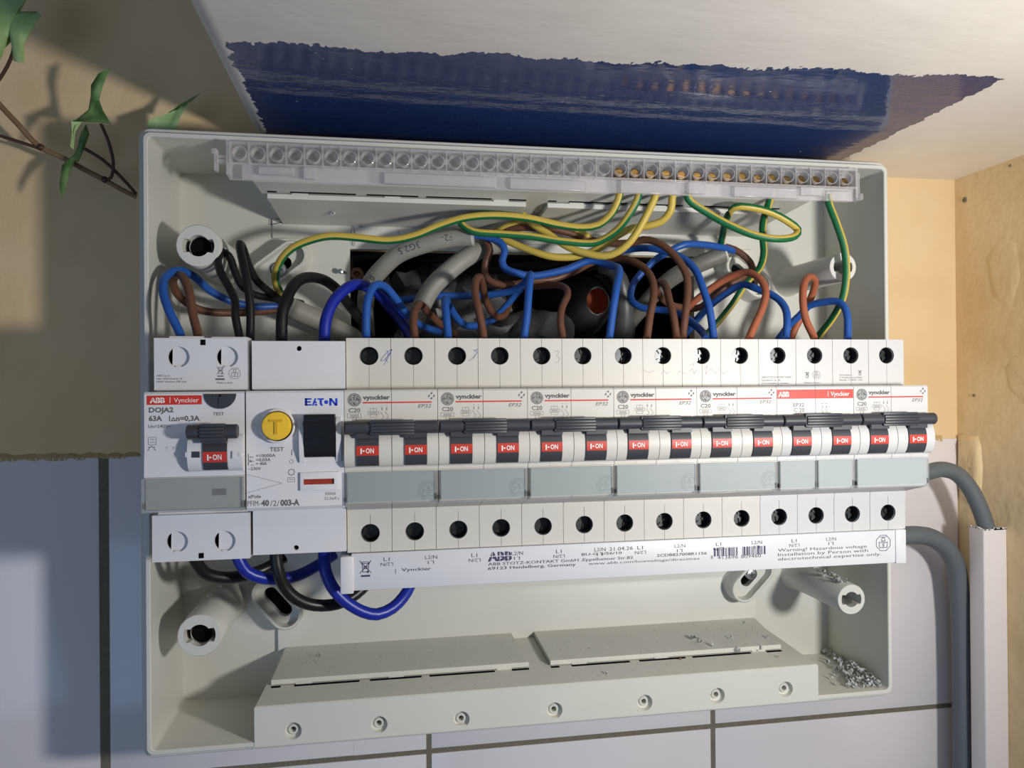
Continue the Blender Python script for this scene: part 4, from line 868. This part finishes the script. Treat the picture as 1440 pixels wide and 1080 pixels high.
# ------------------------------------------------------------------ wires and cables
def W(name, label, cat, pts, r, mats, group=None, green=None, **k):
    P = [at(*p) for p in pts]; m = M(); m.tube(P, r, 12, green=green, **k)
    o = m.build(name, mats, org=P[0], ang=60); tag(o, label, cat, group); return o
BL, BR_, TN, BK, NV = 'blue_pvc', 'brown_pvc', 'tan_pvc', 'black_pvc', 'navy_pvc'
GY = ['yellow_pvc','green_pvc']
R1 = 1.75
wires = [
 ('blue_wire','blue wire looping against the left wall of the box above the half-round test button',BL,R1,None,[(254,474,14),(253,469,15),(236,433,18),(229,407,22),(233,389,27),(251,380,34),(273,389,42),(296,409,50),(324,423,56),(358,431,60),(393,431,64),(425,436,70)]),
 ('brown_wire','brown wire twisted behind the blue loop at the left wall',BR_,R1,None,[(278,474,14),(278,469,15),(271,442,18),(266,411,22),(258,391,28),(250,386,33),(243,394,38),(249,413,44),(269,430,50),(291,438,55),(336,440,60),(393,437,64),(425,442,70)]),
 ('black_wire','thin black wire in a narrow bend beside the upper left post',BK,1.7,None,[(337,475,14),(336,470,15),(331,444,17),(331,425,20),(322,404,23),(310,382,26),(306,364,29),(311,354,32),(322,360,35),(331,384,40),(342,404,45),(358,414,50),(391,421,58),(425,430,68)]),
 ('black_wire','thin black wire with the tallest, sharpest bend, right of the other thin black wire',BK,1.7,None,[(352,476,14),(352,471,15),(352,433,17),(347,393,20),(338,353,25),(337,343,28),(341,347,31),(349,371,37),(360,393,43),(376,408,51),(391,418,58),(425,427,68)]),
 ('black_wire','thick black wire arching down into the switch with the yellow button',BK,2.4,None,[(396,481,14),(396,476,15),(397,442,17),(404,418,21),(416,398,28),(433,390,36),(456,394,44),(476,409,52),(491,429,60),(510,455,68),(520,480,74)]),
 ('navy_wire','thick navy blue wire arching down into the switch with the yellow button',NV,2.4,None,[(456,481,14),(456,476,15),(458,451,16),(469,424,20),(491,403,26),(504,400,30),(527,409,38),(549,433,48),(567,456,58),(580,482,68)]),
 ('earth_wire','long green and yellow wire sweeping from the left cable up to the terminal bar',GY,1.75,95,[(405,430,66),(397,416,60),(388,398,52),(388,382,47),(396,364,44),(411,349,42),(436,338,41),(464,332,40),(500,334,40),(549,338,40),(584,331,39),(616,318,38),(651,307,36),(693,303,35),(744,307,34),(784,316,33),(820,320,31),(842,316,29),(860,300,26),(869,282,24),(872,270,23.4)]),
 ('earth_wire','green and yellow wire under the long one, rising to the second brass screw',GY,1.75,88,[(735,305,42),(705,302,45),(675,302,47),(655,305,47),(647,311,46),(653,319,45),(667,326,43),(704,329,42),(744,332,41),(789,339,40),(833,342,38),(846,338,36),(867,324,31),(880,309,27),(896,282,24),(899,270,23.4)]),
 ('earth_wire','yellow-looking earth wire that dips lowest and rises to the fourth brass screw',GY,1.75,180,[(690,330,58),(711,338,55),(738,349,52),(771,360,48),(796,362,46),(824,358,44),(842,349,42),(867,332,38),(889,321,34),(909,318,31),(931,311,28),(943,296,25),(945,282,24),(946,272,23.4)]),
 ('earth_wire','yellow-looking earth wire crossing the others steeply up to the third brass screw',GY,1.75,180,[(735,302,50),(753,318,48),(771,329,46),(798,347,42),(824,356,38),(851,360,34),(869,354,31),(887,339,28),(902,316,26),(919,282,24),(923,271,23.4)]),
 ('earth_wire','short yellow earth wire passing behind the bundle of earth wires',GY,1.75,180,[(695,330,62),(709,320,60),(722,316,58),(745,311,56),(780,314,54),(815,326,52),(829,335,52),(842,346,54)]),
 ('brown_wire','tallest brown wire, crossing under the earth wires and arching down past mid row',BR_,R1,None,[(690,328,64),(711,323,60),(733,320,56),(756,320,54),(778,322,52),(802,328,52),(829,337,52),(862,342,50),(891,341,45),(904,337,42),(922,340,37),(940,351,32),(956,369,27),(966,389,23),(967,413,20),(964,440,17),(960,474,15),(960,477,14)]),
 ('brown_wire','brown wire arching down into the middle of the row, left of the taller brown arch',BR_,R1,None,[(835,366,60),(853,364,56),(871,363,50),(889,367,43),(907,378,36),(918,396,28),(919,418,22),(914,444,18),(910,473,15),(909,477,14)]),
 ('blue_wire','blue wire leaving the printed grey cable and kinking forward down to the fourth breaker',BL,R1,None,[(655,331,55),(664,330,54),(687,334,52),(704,341,50),(710,353,49),(706,367,48),(711,378,47),(727,384,46),(747,388,46),(780,383,45),(802,377,44),(820,369,43),(833,366,42),(851,371,38),(866,375,32),(871,379,28),(867,404,21),(862,436,17),(857,473,15),(856,477,14)]),
 ('blue_wire','blue wire running across the opening and bent straight down to the third breaker',BL,R1,None,[(545,425,70),(580,420,66),(616,416,62),(660,416,60),(693,414,56),(722,408,50),(738,398,42),(745,388,33),(746,386,28),(744,404,22),(741,444,17),(737,473,15),(737,477,14)]),
 ('blue_wire','blue wire hooked over and down into the first pole of the second breaker',BL,R1,None,[(738,400,90),(720,420,74),(707,436,68),(691,450,62),(669,458,58),(653,457,52),(640,444,44),(631,429,35),(626,421,28),(627,440,20),(630,473,15),(630,477,14)]),
 ('brown_wire','brown wire crossing over itself down into the second pole of the second breaker',BR_,R1,None,[(720,412,86),(715,430,72),(709,443,66),(700,446,62),(691,438,56),(683,422,48),(679,404,40),(675,390,32),(670,393,28),(668,413,23),(672,431,19),(679,467,15.5),(680,477,14)]),
 ('brown_wire','brown wire dropping from the printed cable end and running behind the blue wires',BR_,R1,None,[(678,334,58),(684,340,57),(689,353,56),(683,369,56),(682,384,56),(689,395,55),(709,401,54),(727,399,53),(747,395,52),(778,392,52),(807,382,54),(824,373,58),(835,368,62)]),
 ('brown_wire','brown wire emerging from the second grey cable down into the first breaker',BR_,R1,None,[(583,477,14),(583,473,15),(581,453,18),(584,436,24),(591,428,34),(602,440,46),(620,456,56),(640,470,64)]),
 ('blue_wire','blue wire arching left of the printed cable down into the first breaker',BL,R1,None,[(515,477,14),(515,473,15),(515,444,17),(518,418,20),(527,401,24),(540,402,29),(555,418,34),(571,440,40),(584,453,46),(602,462,52),(618,467,58)]),
 ('brown_wire','thin looking brown wire in the dark middle of the opening, into the third breaker',BR_,1.6,None,[(791,477,14),(791,473,15),(788,451,18),(791,431,23),(798,416,29),(796,406,37),(784,401,45),(765,402,52),(735,404,60)]),
 ('blue_wire','blue wire curling round in the dark behind the brown arches into the fifth breaker',BL,R1,None,[(1031,353,60),(1020,349,56),(989,344,52),(962,344,49),(944,352,50),(926,362,54),(911,375,56),(893,395,58),(887,411,58),(889,424,56),(904,433,52),(931,436,46),(956,442,38),(976,456,30),(991,471,20),(993,477,14)]),
 ('blue_wire','blue wire arching over the brown ones and straight down into the fifth breaker',BL,R1,None,[(855,360,62),(878,352,58),(900,349,52),(922,350,46),(944,356,40),(962,364,35),(978,380,29),(989,407,23),(998,436,18),(1003,471,15),(1004,477,14)]),
 ('brown_wire','small brown wire with a tight hook between the two brown arches',BR_,R1,None,[(951,477,14),(951,473,15),(947,444,18),(941,422,24),(936,403,32),(929,397,39),(923,405,46),(931,420,52),(944,429,56),(962,433,60)]),
 ('tan_wire','reddish brown wire in a wide arch into the second pole of the fifth breaker',TN,R1,None,[(1053,477,14),(1054,474,15),(1061,458,17),(1071,436,20),(1077,413,24),(1073,398,28),(1062,387,33),(1047,383,39),(1024,391,46),(998,407,52),(973,427,58),(960,440,64)]),
 ('brown_wire','brown wire running below the reddish arch towards the right fixing boss',BR_,R1,None,[(1020,347,62),(1033,351,60),(1049,362,58),(1058,376,57),(1045,390,56),(1024,401,56),(1004,415,58),(987,431,60),(970,435,64)]),
 ('blue_wire','blue wire rising from the opening to a peak and down into the red-banded breaker',BL,R1,None,[(962,473,62),(980,449,58),(1002,427,52),(1027,409,46),(1044,400,42),(1064,406,36),(1091,418,28),(1104,433,22),(1107,453,17),(1105,474,15),(1105,477,14)]),
 ('earth_wire','green and yellow wire weaving down from the terminal bar behind the blue peak',GY,1.75,80,[(1086,270,23.4),(1082,284,25),(1073,313,34),(1073,336,40),(1074,358,46),(1069,376,50),(1051,396,56),(1029,429,60),(1007,456,62),(990,474,64)]),
 ('earth_wire','green and yellow wire making a big open loop under the terminal bar',GY,1.75,70,[(966,270,23.4),(968,280,24),(996,300,24),(1029,318,22),(1062,331,20),(1096,336,19),(1118,332,21),(1122,323,24),(1109,312,23),(1082,298,23),(1051,291,23.5),(1034,291,25),(1025,301,32),(1019,318,43),(1014,342,57)]),
 ('earth_wire','green and yellow wire hanging in front of the upper right post',GY,1.75,72,[(1164,274,22),(1165,284,22),(1176,313,21),(1187,347,21),(1190,373,22),(1189,400,23),(1184,422,25),(1171,447,30),(1151,473,36),(1140,490,40)]),
 ('tan_wire','reddish brown wire in a narrow loop into the red-banded breaker',TN,R1,None,[(1145,477,14),(1144,473,15),(1133,449,18),(1129,422,21),(1131,398,25),(1138,389,29),(1146,394,33),(1144,409,37),(1138,424,40),(1128,444,42),(1119,460,44),(1112,478,46)]),
 ('blue_wire','blue wire with a square shoulder into the end breaker by the tan wall',BL,R1,None,[(1192,477,14),(1192,473,15),(1192,449,17),(1188,433,20),(1178,424,24),(1158,425,30),(1138,430,36),(1124,444,40),(1109,458,44),(1094,478,48)]),
 ('black_wire','short black loop under the half-round test button device',BK,2.5,None,[(273,784,16),(276,790,17),(287,805,20),(310,812,24),(335,811,28),(370,801,33),(400,784,38)]),
 ('navy_wire','navy wire loop beneath the gap between the two residual current devices',NV,2.5,None,[(334,781,15),(337,789,15),(347,804,16),(367,812,18),(392,814,22),(417,810,26),(442,798,30),(470,780,36)]),
 ('black_wire','longest black loop under the row, behind the navy loop',BK,2.5,None,[(388,778,14),(388,784,14),(391,802,14),(400,825,16),(417,842,18),(442,851,21),(475,849,24),(500,836,28),(520,815,32),(530,790,36)]),
 ('navy_wire','lowest navy loop hanging in front of the busbar end',NV,2.5,None,[(456,778,13),(456,784,12),(457,800,11),(467,825,11),(485,845,12),(510,860,14),(530,864,16),(552,855,19),(567,840,22),(576,825,25),(582,800,28)]),
]
for nm, lab, mt, r, gr, pts in wires:
    W(nm, lab, 'wire', pts, r, mt if isinstance(mt, list) else [mt], 'wires in the box', green=gr)
def cable(label, pts, r, end=True, txt=None, mt='sheath'):
    P = [at(*p) for p in pts]; root = thing('sheathed_cable', label, 'cable', P[0], 'grey sheathed cables in the box')
    m = M(); m.tube(P, r, 20, caps=True); sh = m.build('sheath', mt, root, ang=60)
    if end:
        d = (P[0]-P[1]).normalized(); e = M(); e.tube([P[0]-d*.3, P[0]+d*.6], r*1.02, 20); e.build('cut_end', 'sheath_end', root)
    if txt:
        C = spline(P, .5); m = M()
        for s, i0, h in txt:
            i = int(i0*(len(C)-1)); c = C[i]; T = (C[min(i+2,len(C)-1)]-C[max(i-2,0)]).normalized()
            T = Vector((T.x, T.y, T.z)); Nn = T.cross(Vector((0,-1,0))).normalized(); F = Nn.cross(T).normalized()
            if F.y > 0: F = -F
            vs, fs, wd_, hi = glyphs(s, 0, 0); k = h/hi
            out = []
            for a, b in vs:
                v = h/2-b*k; u = (a-wd_/2)*k; rr_ = r+.06
                out.append(tuple(c+T*u+Nn*(rr_*math.sin(v/r))+F*(rr_*math.cos(v/r))))
            m.add(out, fs)
        m.build('sheath_print', 'print_dark', sh, smooth=False)
    return root
cable('thick grey cable lying low behind the thick black and navy wires', [(409,433,63),(440,447,66),(480,466,70),(520,490,76)], 4.9)
cable('grey cable with dark lettering bending over the opening, its end under the earth wires', [(664,333,50),(638,335,52),(616,339,53),(593,345,55),(560,358,58),(536,379,62),(521,398,68),(514,424,78),(516,470,92)], 4.2, txt=[('F2-',.13,3.1),('3G2.5',.33,3.1),('0.6',.585,3.1)])
cable('grey cable slanting under the printed one, brown and blue wires at its lower end', [(700,343,72),(682,348,66),(656,362,60),(629,383,58),(607,405,58),(592,432,60),(580,462,66)], 4.6, end=False)
cable('dark looking grey cable slanting up to the right out of the opening', [(1018,357,60),(989,369,62),(956,384,68),(929,404,76),(900,436,88),(872,470,104)], 4.4, mt='sheath_shaded')

# ------------------------------------------------------------------ things inside the opening
def crumple(name, label, cat, pts, depth, m_, seed):
    """a crumpled, folded sheet or bag with thickness: displaced grid between an outline"""
    random.seed(seed); m = M(); nu, nv = 14, 10; (x0,x1,z0,z1), y0 = pts, depth
    V = []
    for k, off in ((0,0),(1,5)):
        for i in range(nu+1):
            for j in range(nv+1):
                u, v = i/nu, j/nv; e = math.sin(math.pi*u)*math.sin(math.pi*v)
                V.append((x0+(x1-x0)*u+random.uniform(-2,2)+4*math.sin(v*7+seed)*(1-e), y0+off-e*12*(1-k)+random.uniform(-5,5)*(1-k), z0+(z1-z0)*v+random.uniform(-2,2)+4*math.sin(u*8+seed)*(1-e)))
    F = []; n = (nu+1)*(nv+1); id_ = lambda k, i, j: k*n+i*(nv+1)+j
    for i in range(nu):
        for j in range(nv):
            F.append((id_(0,i,j),id_(0,i+1,j),id_(0,i+1,j+1),id_(0,i,j+1))); F.append((id_(1,i,j),id_(1,i,j+1),id_(1,i+1,j+1),id_(1,i+1,j)))
    for i in range(nu): F += [(id_(0,i,0),id_(1,i,0),id_(1,i+1,0),id_(0,i+1,0)), (id_(0,i,nv),id_(0,i+1,nv),id_(1,i+1,nv),id_(1,i,nv))]
    for j in range(nv): F += [(id_(0,0,j),id_(0,0,j+1),id_(1,0,j+1),id_(1,0,j)), (id_(0,nu,j),id_(1,nu,j),id_(1,nu,j+1),id_(0,nu,j+1))]
    m.add(V, F); o = m.build(name, m_, org=((x0+x1)/2, y0, z0), ang=50); tag(o, label, cat); return o
crumple('black_plastic_sheet', 'crumpled dark plastic sheet behind the slanting grey cable in the opening', 'plastic sheet', (88,150,18,76), 104, 'sheet_grey', 4)
crumple('black_plastic_sheet', 'dusty dark plastic scrap low in the opening under the clay-coloured pipe mouth', 'plastic sheet', (104,182,4,50), 92, 'sheet_grey', 8)
a = at(839,424,92)
tb = thing('wrapped_pipe', 'black wrapped pipe with a brick-coloured mouth in the dark opening', 'pipe', (a.x, 92, a.z))
m = M(); n = 24
def el(cx, cz, rx, rz, y, nz=0):
    random.seed(5); return [(cx+rx*math.cos(2*math.pi*i/n)*(1+nz*random.uniform(-1,1)), y+nz*10*random.uniform(-1,1), cz+rz*math.sin(2*math.pi*i/n)*(1+nz*random.uniform(-1,1))) for i in range(n)]
m.loft([el(a.x-2,a.z-2,24,26,146,.04), el(a.x-2,a.z-2,20,23,118,.06), el(a.x,a.z-1,11,13,98,.06), el(a.x,a.z,6.6,8,90,.03), el(a.x,a.z,6.0,7.2,90,.03), el(a.x,a.z,6.4,7.6,96)])
m.build('wrapping', 'tape_black', tb, ang=60)
m = M(); m.loft([el(a.x,a.z,6.2,7.4,92), el(a.x,a.z,6.2,7.4,104)], cap1=True); m.build('pipe_mouth', 'clay', tb)
m = M(); b = at(868,390,88); m.tube([(b.x-8,92,b.z+6),(b.x-1,87,b.z+2),(b.x+4,90,b.z-14),(b.x+5,98,b.z-34)], 6.0, 14, step=4, taper=(.6,1.3)); m.build('tape_fold', 'sheet_grey', tb, ang=60)
p = at(502,386,79); plug = thing('wall_plug', 'rusty brown wall plug at the upper left corner of the opening', 'wall plug', (p.x, 82, p.z))
m = M(); m.lathe_y(p.x, p.z, [(3.4,92),(3.4,78),(3.0,77.4),(1.5,77.4),(1.5,86)], 18, cap1=False); m.build('collar', 'rust', plug)
m = M(); m.lathe_y(p.x, p.z, [(1.45,86),(1.45,79),(.6,78.4)], 12); m.build('screw', 'rust', plug)
m = M(); q = at(479,382,75); m.tube([(q.x+3.5,80,q.z-.2),(q.x,74,q.z)], .8, 8); m.lathe_y(q.x, q.z, [(1.3,74.5),(1.3,73.4),(.5,73)], 10); o = m.build('small_screw', 'zinc', org=(q.x, 77, q.z)); tag(o, 'tiny bright screw sticking out left of the rusty wall plug', 'screw')

# ------------------------------------------------------------------ grey cables, trunking at the right
def conduit(label, pts, r):
    P = [at(*p[:3]) for p in pts]; m = M(); m.tube(P, r, 24, step=2); o = m.build('grey_cable', 'conduit', org=P[0], ang=60); tag(o, label, 'cable'); return o
conduit('upper grey cable curving out of the box and down into the white trunking', [(1225,672,54),(1262,671,54),(1300,665,54),(1324,660,54),(1345,666,54),(1362,684,53),(1375,708,52),(1386,738,51.3),(1392,765,51.3),(1394,800,51.3)], 4.2)
conduit('lower grey cable curving out of the box and down beside the white trunking', [(1230,757,60),(1262,754,60),(1290,752.5,60),(1312,757,61),(1333,774,62),(1345,800,63),(1350,850,64),(1352,930,64.5),(1353,1010,64.5),(1354,1200,64.5)], 4.9)
tr = thing('cable_trunking', 'white plastic mini trunking with a rough-cut top on the right wall', 'trunking', (403, 51, -200))
m = M(); tz = atx(1385,745,396).z
rl = lambda d, z: rr(0,1,0,1,.1,0)and [(x, y_, z) for x, _, y_ in rr(395.9+d, 409.95-d, 46.0+d, 56.6-d, max(.15,.9-d), 0)]
m.loft([rl(0,-330), rl(0,tz), rl(1.0,tz), rl(1.0,tz-40)], cap0=True, cap1=True)
m.build('channel', 'trunking', tr)
m = M(); random.seed(2)
for i in range(26):
    x = random.uniform(396,409.8); y = 46.3 if i % 3 else 56; m.box(x-.4, x+.5, y-.3, y+.5, tz-.6, tz+random.uniform(.1,.9))
for i in range(14):
    y = random.uniform(46,56); m.box(395.8, 396.8, y-.3, y+.4, tz-.3, tz+random.uniform(.1,.8))
m.build('cut_burr', 'trunking', tr)

# ------------------------------------------------------------------ ivy
iv = thing('ivy', 'trailing ivy stem with pale-edged leaves beside the top left of the box', 'plant', at(100, 215, 70))
I = lambda x, y, Y: at(x/3.178, y/3.178, Y)
m = M(); m.tube([I(-60,400,66), I(0,470,66), I(80,555,66), I(170,650,67), I(290,710,67), I(400,770,68), I(470,805,69)], 1.25, 10); m.tube([I(465,802,69), I(540,845,70), I(610,880,72)], 1.1, 8)
for x, y, Y in ((185,660,67), (470,804,69)): p = I(x, y, Y); m.lathe_y(p.x, p.z, [(.6,Y-2),(1.5,Y-1.2),(1.6,Y),(1.0,Y+1.6)], 10, mi=1, cap0=True)
m.build('stem', ['stem_tan','stem_dark'], iv, ang=60)
for pts in ([(-60,588,66),(0,607,66),(90,635,66),(180,665,67)], [(470,805,69),(498,792,66),(506,725,62),(482,625,58),(450,552,55)], [(610,868,72),(540,790,68),(460,715,64),(378,664,62)], [(-40,400,64),(0,350,62),(45,270,58),(62,205,54),(48,170,52)]):
    m = M(); m.tube([I(*p) for p in pts], .75, 8); m.build('leaf_stalk', 'stem_dark', iv, ang=60)
def leaf(pts, c, mid, matn, Y0, bow):
    """lobed leaf blade: outline points (x, y, lift towards the room) around a midrib point, with real thickness"""
    m = M(); n = len(pts); P = [I(x, y, Y0-l) for x, y, l in pts]; C = I(mid[0], mid[1], Y0-bow); H = [C.lerp(p, .55)+Vector((0,-.8,0)) for p in P]
    th = Vector((0,.35,0)); V = [C]+H+P+[C+th]+[h+th for h in H]+[p+th for p in P]; k = 2*n+1; F = []
    for i in range(n):
        j = (i+1) % n
        F += [(0,1+i,1+j),(1+i,1+n+i,1+n+j,1+j),(k,k+1+j,k+1+i),(k+1+j,k+1+n+j,k+1+n+i,k+1+i),(1+n+i,k+1+n+i,k+1+n+j,1+n+j)]
    m.add(V, F); m.build('leaf', matn, iv, ang=85)
leaf([(-70,60,2),(-20,-50,4),(60,-70,3),(115,0,4),(88,50,1),(165,50,3),(182,68,5),(130,150,2),(105,200,1),(107,280,4),(60,272,3),(48,185,-2),(20,215,0),(0,268,2),(-50,200,3)], 0, (45,110), 'leaf_pale', 52, -1)
leaf([(489,303,6),(470,345,5),(425,395,2),(441,440,2),(458,490,3),(496,552,6),(430,545,4),(330,542,5),(395,490,0),(405,430,1),(406,380,3),(440,328,6)], 0, (425,500), 'leaf_green', 58, 0)
leaf([(318,535,4),(368,541,2),(335,590,3),(328,668,6),(313,655,6),(322,600,4)], 0, (333,565), 'leaf_pale', 58, 2)
leaf([(385,555,5),(398,600,4),(378,655,1),(350,722,1),(302,722,2),(288,800,5),(276,884,8),(265,830,7),(276,740,3),(330,690,-1),(352,640,0),(362,590,3)], 0, (345,690), 'leaf_green', 64, 0)
leaf([(640,640,1),(665,535,3),(740,510,3),(790,490,2),(850,450,5),(805,520,3),(780,600,1),(720,650,0)], 0, (745,545), 'leaf_pale', 64, 0)
leaf([(750,505,3),(800,470,3),(895,415,7),(840,465,4),(800,525,2)], 0, (815,475), 'leaf_green', 66, 1)

# ------------------------------------------------------------------ plastic shavings
def curl(m, c, s, seed):
    rnd = random.Random(seed); ax = Vector((rnd.uniform(-1,1), rnd.uniform(-1,1), rnd.uniform(-.4,.4))).normalized()
    u = ax.orthogonal().normalized(); v = ax.cross(u); turns = rnd.uniform(.5,1.5); n = 7; w_ = s*rnd.uniform(.35,.7)
    V = []
    for i in range(n+1):
        a = turns*2*math.pi*i/n; r = s*(.35+.3*i/n)
        p = c+(u*math.cos(a)+v*math.sin(a))*r+ax*(s*.6*i/n)
        V += [p-ax*w_/2, p+ax*w_/2]
    t = Vector((0,-.12,.12)); k = len(V); V2 = V+[p+t for p in V]
    F = [(2*i,2*i+1,2*i+3,2*i+2) for i in range(n)]+[(k+2*i,k+2*i+2,k+2*i+3,k+2*i+1) for i in range(n)]+[(2*i,2*i+2,k+2*i+2,k+2*i) for i in range(n)]+[(2*i+1,k+2*i+1,k+2*i+3,2*i+3) for i in range(n)]
    m.add(V2, F)
m = M(); random.seed(21); fl = -137.0
for i in range(210):
    u = random.gauss(.5,.24); v = random.gauss(0,.2)
    px = 1163+82*max(-.1,min(1.06,u)); py = 930+42*max(-.1,min(1,u))+v*(70 if u < .6 else 30)
    p = atz(px, min(py,974), fl)
    s = random.uniform(1.0,2.4); hgt = random.uniform(0,3.2)*max(0,1-abs(v)*2.2)*(1-abs(u-.5))
    if p.x > 323: p.x = 322.5
    if p.y < 29: p.y = 29+random.random()*3
    curl(m, Vector((p.x, p.y, fl+s*.7+hgt)), s, i)
o = m.build('shavings_pile', 'shaving', org=(305,45,fl), kind='stuff', ang=50); tag(o, 'heap of pale grey plastic shavings in the lower right corner of the box', 'shavings')
m = M(); random.seed(33)
for i in range(34):            # swarf clinging to the top of the lower right post
    x = 306.2+random.uniform(-3.5,3.5); y_ = random.uniform(29,62); s = random.uniform(.6,1.5); z_ = -92.6+math.sqrt(max(0,7.5**2-(x-306.2)**2))
    curl(m, Vector((x, y_, z_+s*.4)), s, 100+i)
o = m.build('shavings_pile', 'shaving', org=(306,40,-85), kind='stuff', ang=50); tag(o, 'thin scatter of shavings lying along the lower right post', 'shavings')
hz = lambda y: -117.0-(77.5-y)*4.8/52.1
loose = [(974,900,1.8,1,'biggest crumpled shaving on the right-hand cover plate at the bottom of the box'),(985,906,1.4,1,'shaving trailing from the biggest one on the right-hand plate'),(1000,910,1.2,1,'flat small shaving by the front edge of the right-hand plate'),(1038,920,1.9,0,'dark curled shaving just in front of the right-hand plate'),(1070,917,1.6,0,'ring-shaped shaving at the plate front, nearest the right corner'),(1030,900,1.0,1,'speck of shaving mid right-hand plate'),(1080,898,1.0,1,'white flake near the right end of the right-hand plate'),(1045,878,.9,1,'flake at the back edge of the right-hand plate'),(448,926,1.2,1,'single white crumb on the left-hand plate at the bottom of the box'),(853,949,1.0,0,'small shaving on the ledge between the plates and the front face')]
for i, (px, py, s, on, lab) in enumerate(loose):
    s *= 1.45
    zz_ = hz(50)+(2.8 if on else 0); p = atz(px, py, zz_); zz_ = hz(p.y)+(2.8 if on else 0); p = atz(px, py, zz_)
    m = M(); curl(m, Vector((p.x, p.y, zz_+s*.8)), s, 300+i); o = m.build('plastic_shaving', 'shaving', org=(p.x,p.y,zz_), ang=50); tag(o, lab, 'shaving', 'loose plastic shavings')
for i, (px, py, s, lab) in enumerate(((1094,925,.8,'reddish shaving near the right end of the bottom ledge'),(957,929,.8,'reddish speck by the middle of the right-hand plate front'))):
    p = atz(px, py, hz(38)); p = atz(px, py, hz(p.y)); m = M(); curl(m, Vector((p.x,p.y,hz(p.y)+.6)), s, 400+i); o = m.build('plastic_shaving', 'shaving_rust', org=(p.x,p.y,hz(p.y)), ang=50); tag(o, lab, 'shaving', 'loose plastic shavings')
p = at(464,297,60); m = M(); curl(m, Vector((p.x, 52, p.z)), 2.0, 77); curl(m, Vector((p.x+2, 52, p.z+.5)), 1.6, 78)
m = M(); z_ = 2*-11.35-(hz(52)+2.8); p = atz(464,297,z_); curl(m, Vector((p.x,p.y,z_-1)), 2.0, 77); curl(m, Vector((p.x+2,p.y,z_-1)), 1.5, 79); o = m.build('plastic_shaving', 'shaving', org=(p.x,p.y,z_), ang=50); tag(o, 'white crumb stuck under the left cover plate at the top of the box', 'shaving', 'loose plastic shavings')
m = M(); p = at(296,837,55); curl(m, Vector((p.x, p.y, p.z)), 1.3, 90); curl(m, Vector((p.x+3, p.y+6, p.z+2.2)), 1.2, 91); o = m.build('plastic_shaving', 'shaving', org=tuple(p), ang=50); tag(o, 'white strand of shaving lying on the lower left post', 'shaving', 'loose plastic shavings')

# dust and specks left by the drilling, on the ledge, the plates and the floor of the box
m = M(); random.seed(55)
for i in range(420):
    mi = 0 if random.random() < .7 else 1; r = random.uniform(.12,.34)
    if i < 300:
        y_ = random.uniform(29,74); x = random.uniform(38,278)
        on = 43 < y_ and not 148 < x < 163; z_ = hz(y_)+(2.82 if on else .03)
        if 40 < y_ < 44: continue
    else: x = random.uniform(-6,28); y_ = random.uniform(30,75); z_ = -137.15
    a = random.uniform(0,6.28); p = [(x+r*math.cos(a+k*2.094)*random.uniform(.6,1.4), y_+r*math.sin(a+k*2.094), z_) for k in range(3)]
    m.add(p+[(x, y_, z_+r*.6)], [(0,1,3),(1,2,3),(2,0,3)], mi)
m.build('drilling_dust', ['rust','shaving'], enc, kind='stuff', smooth=False)
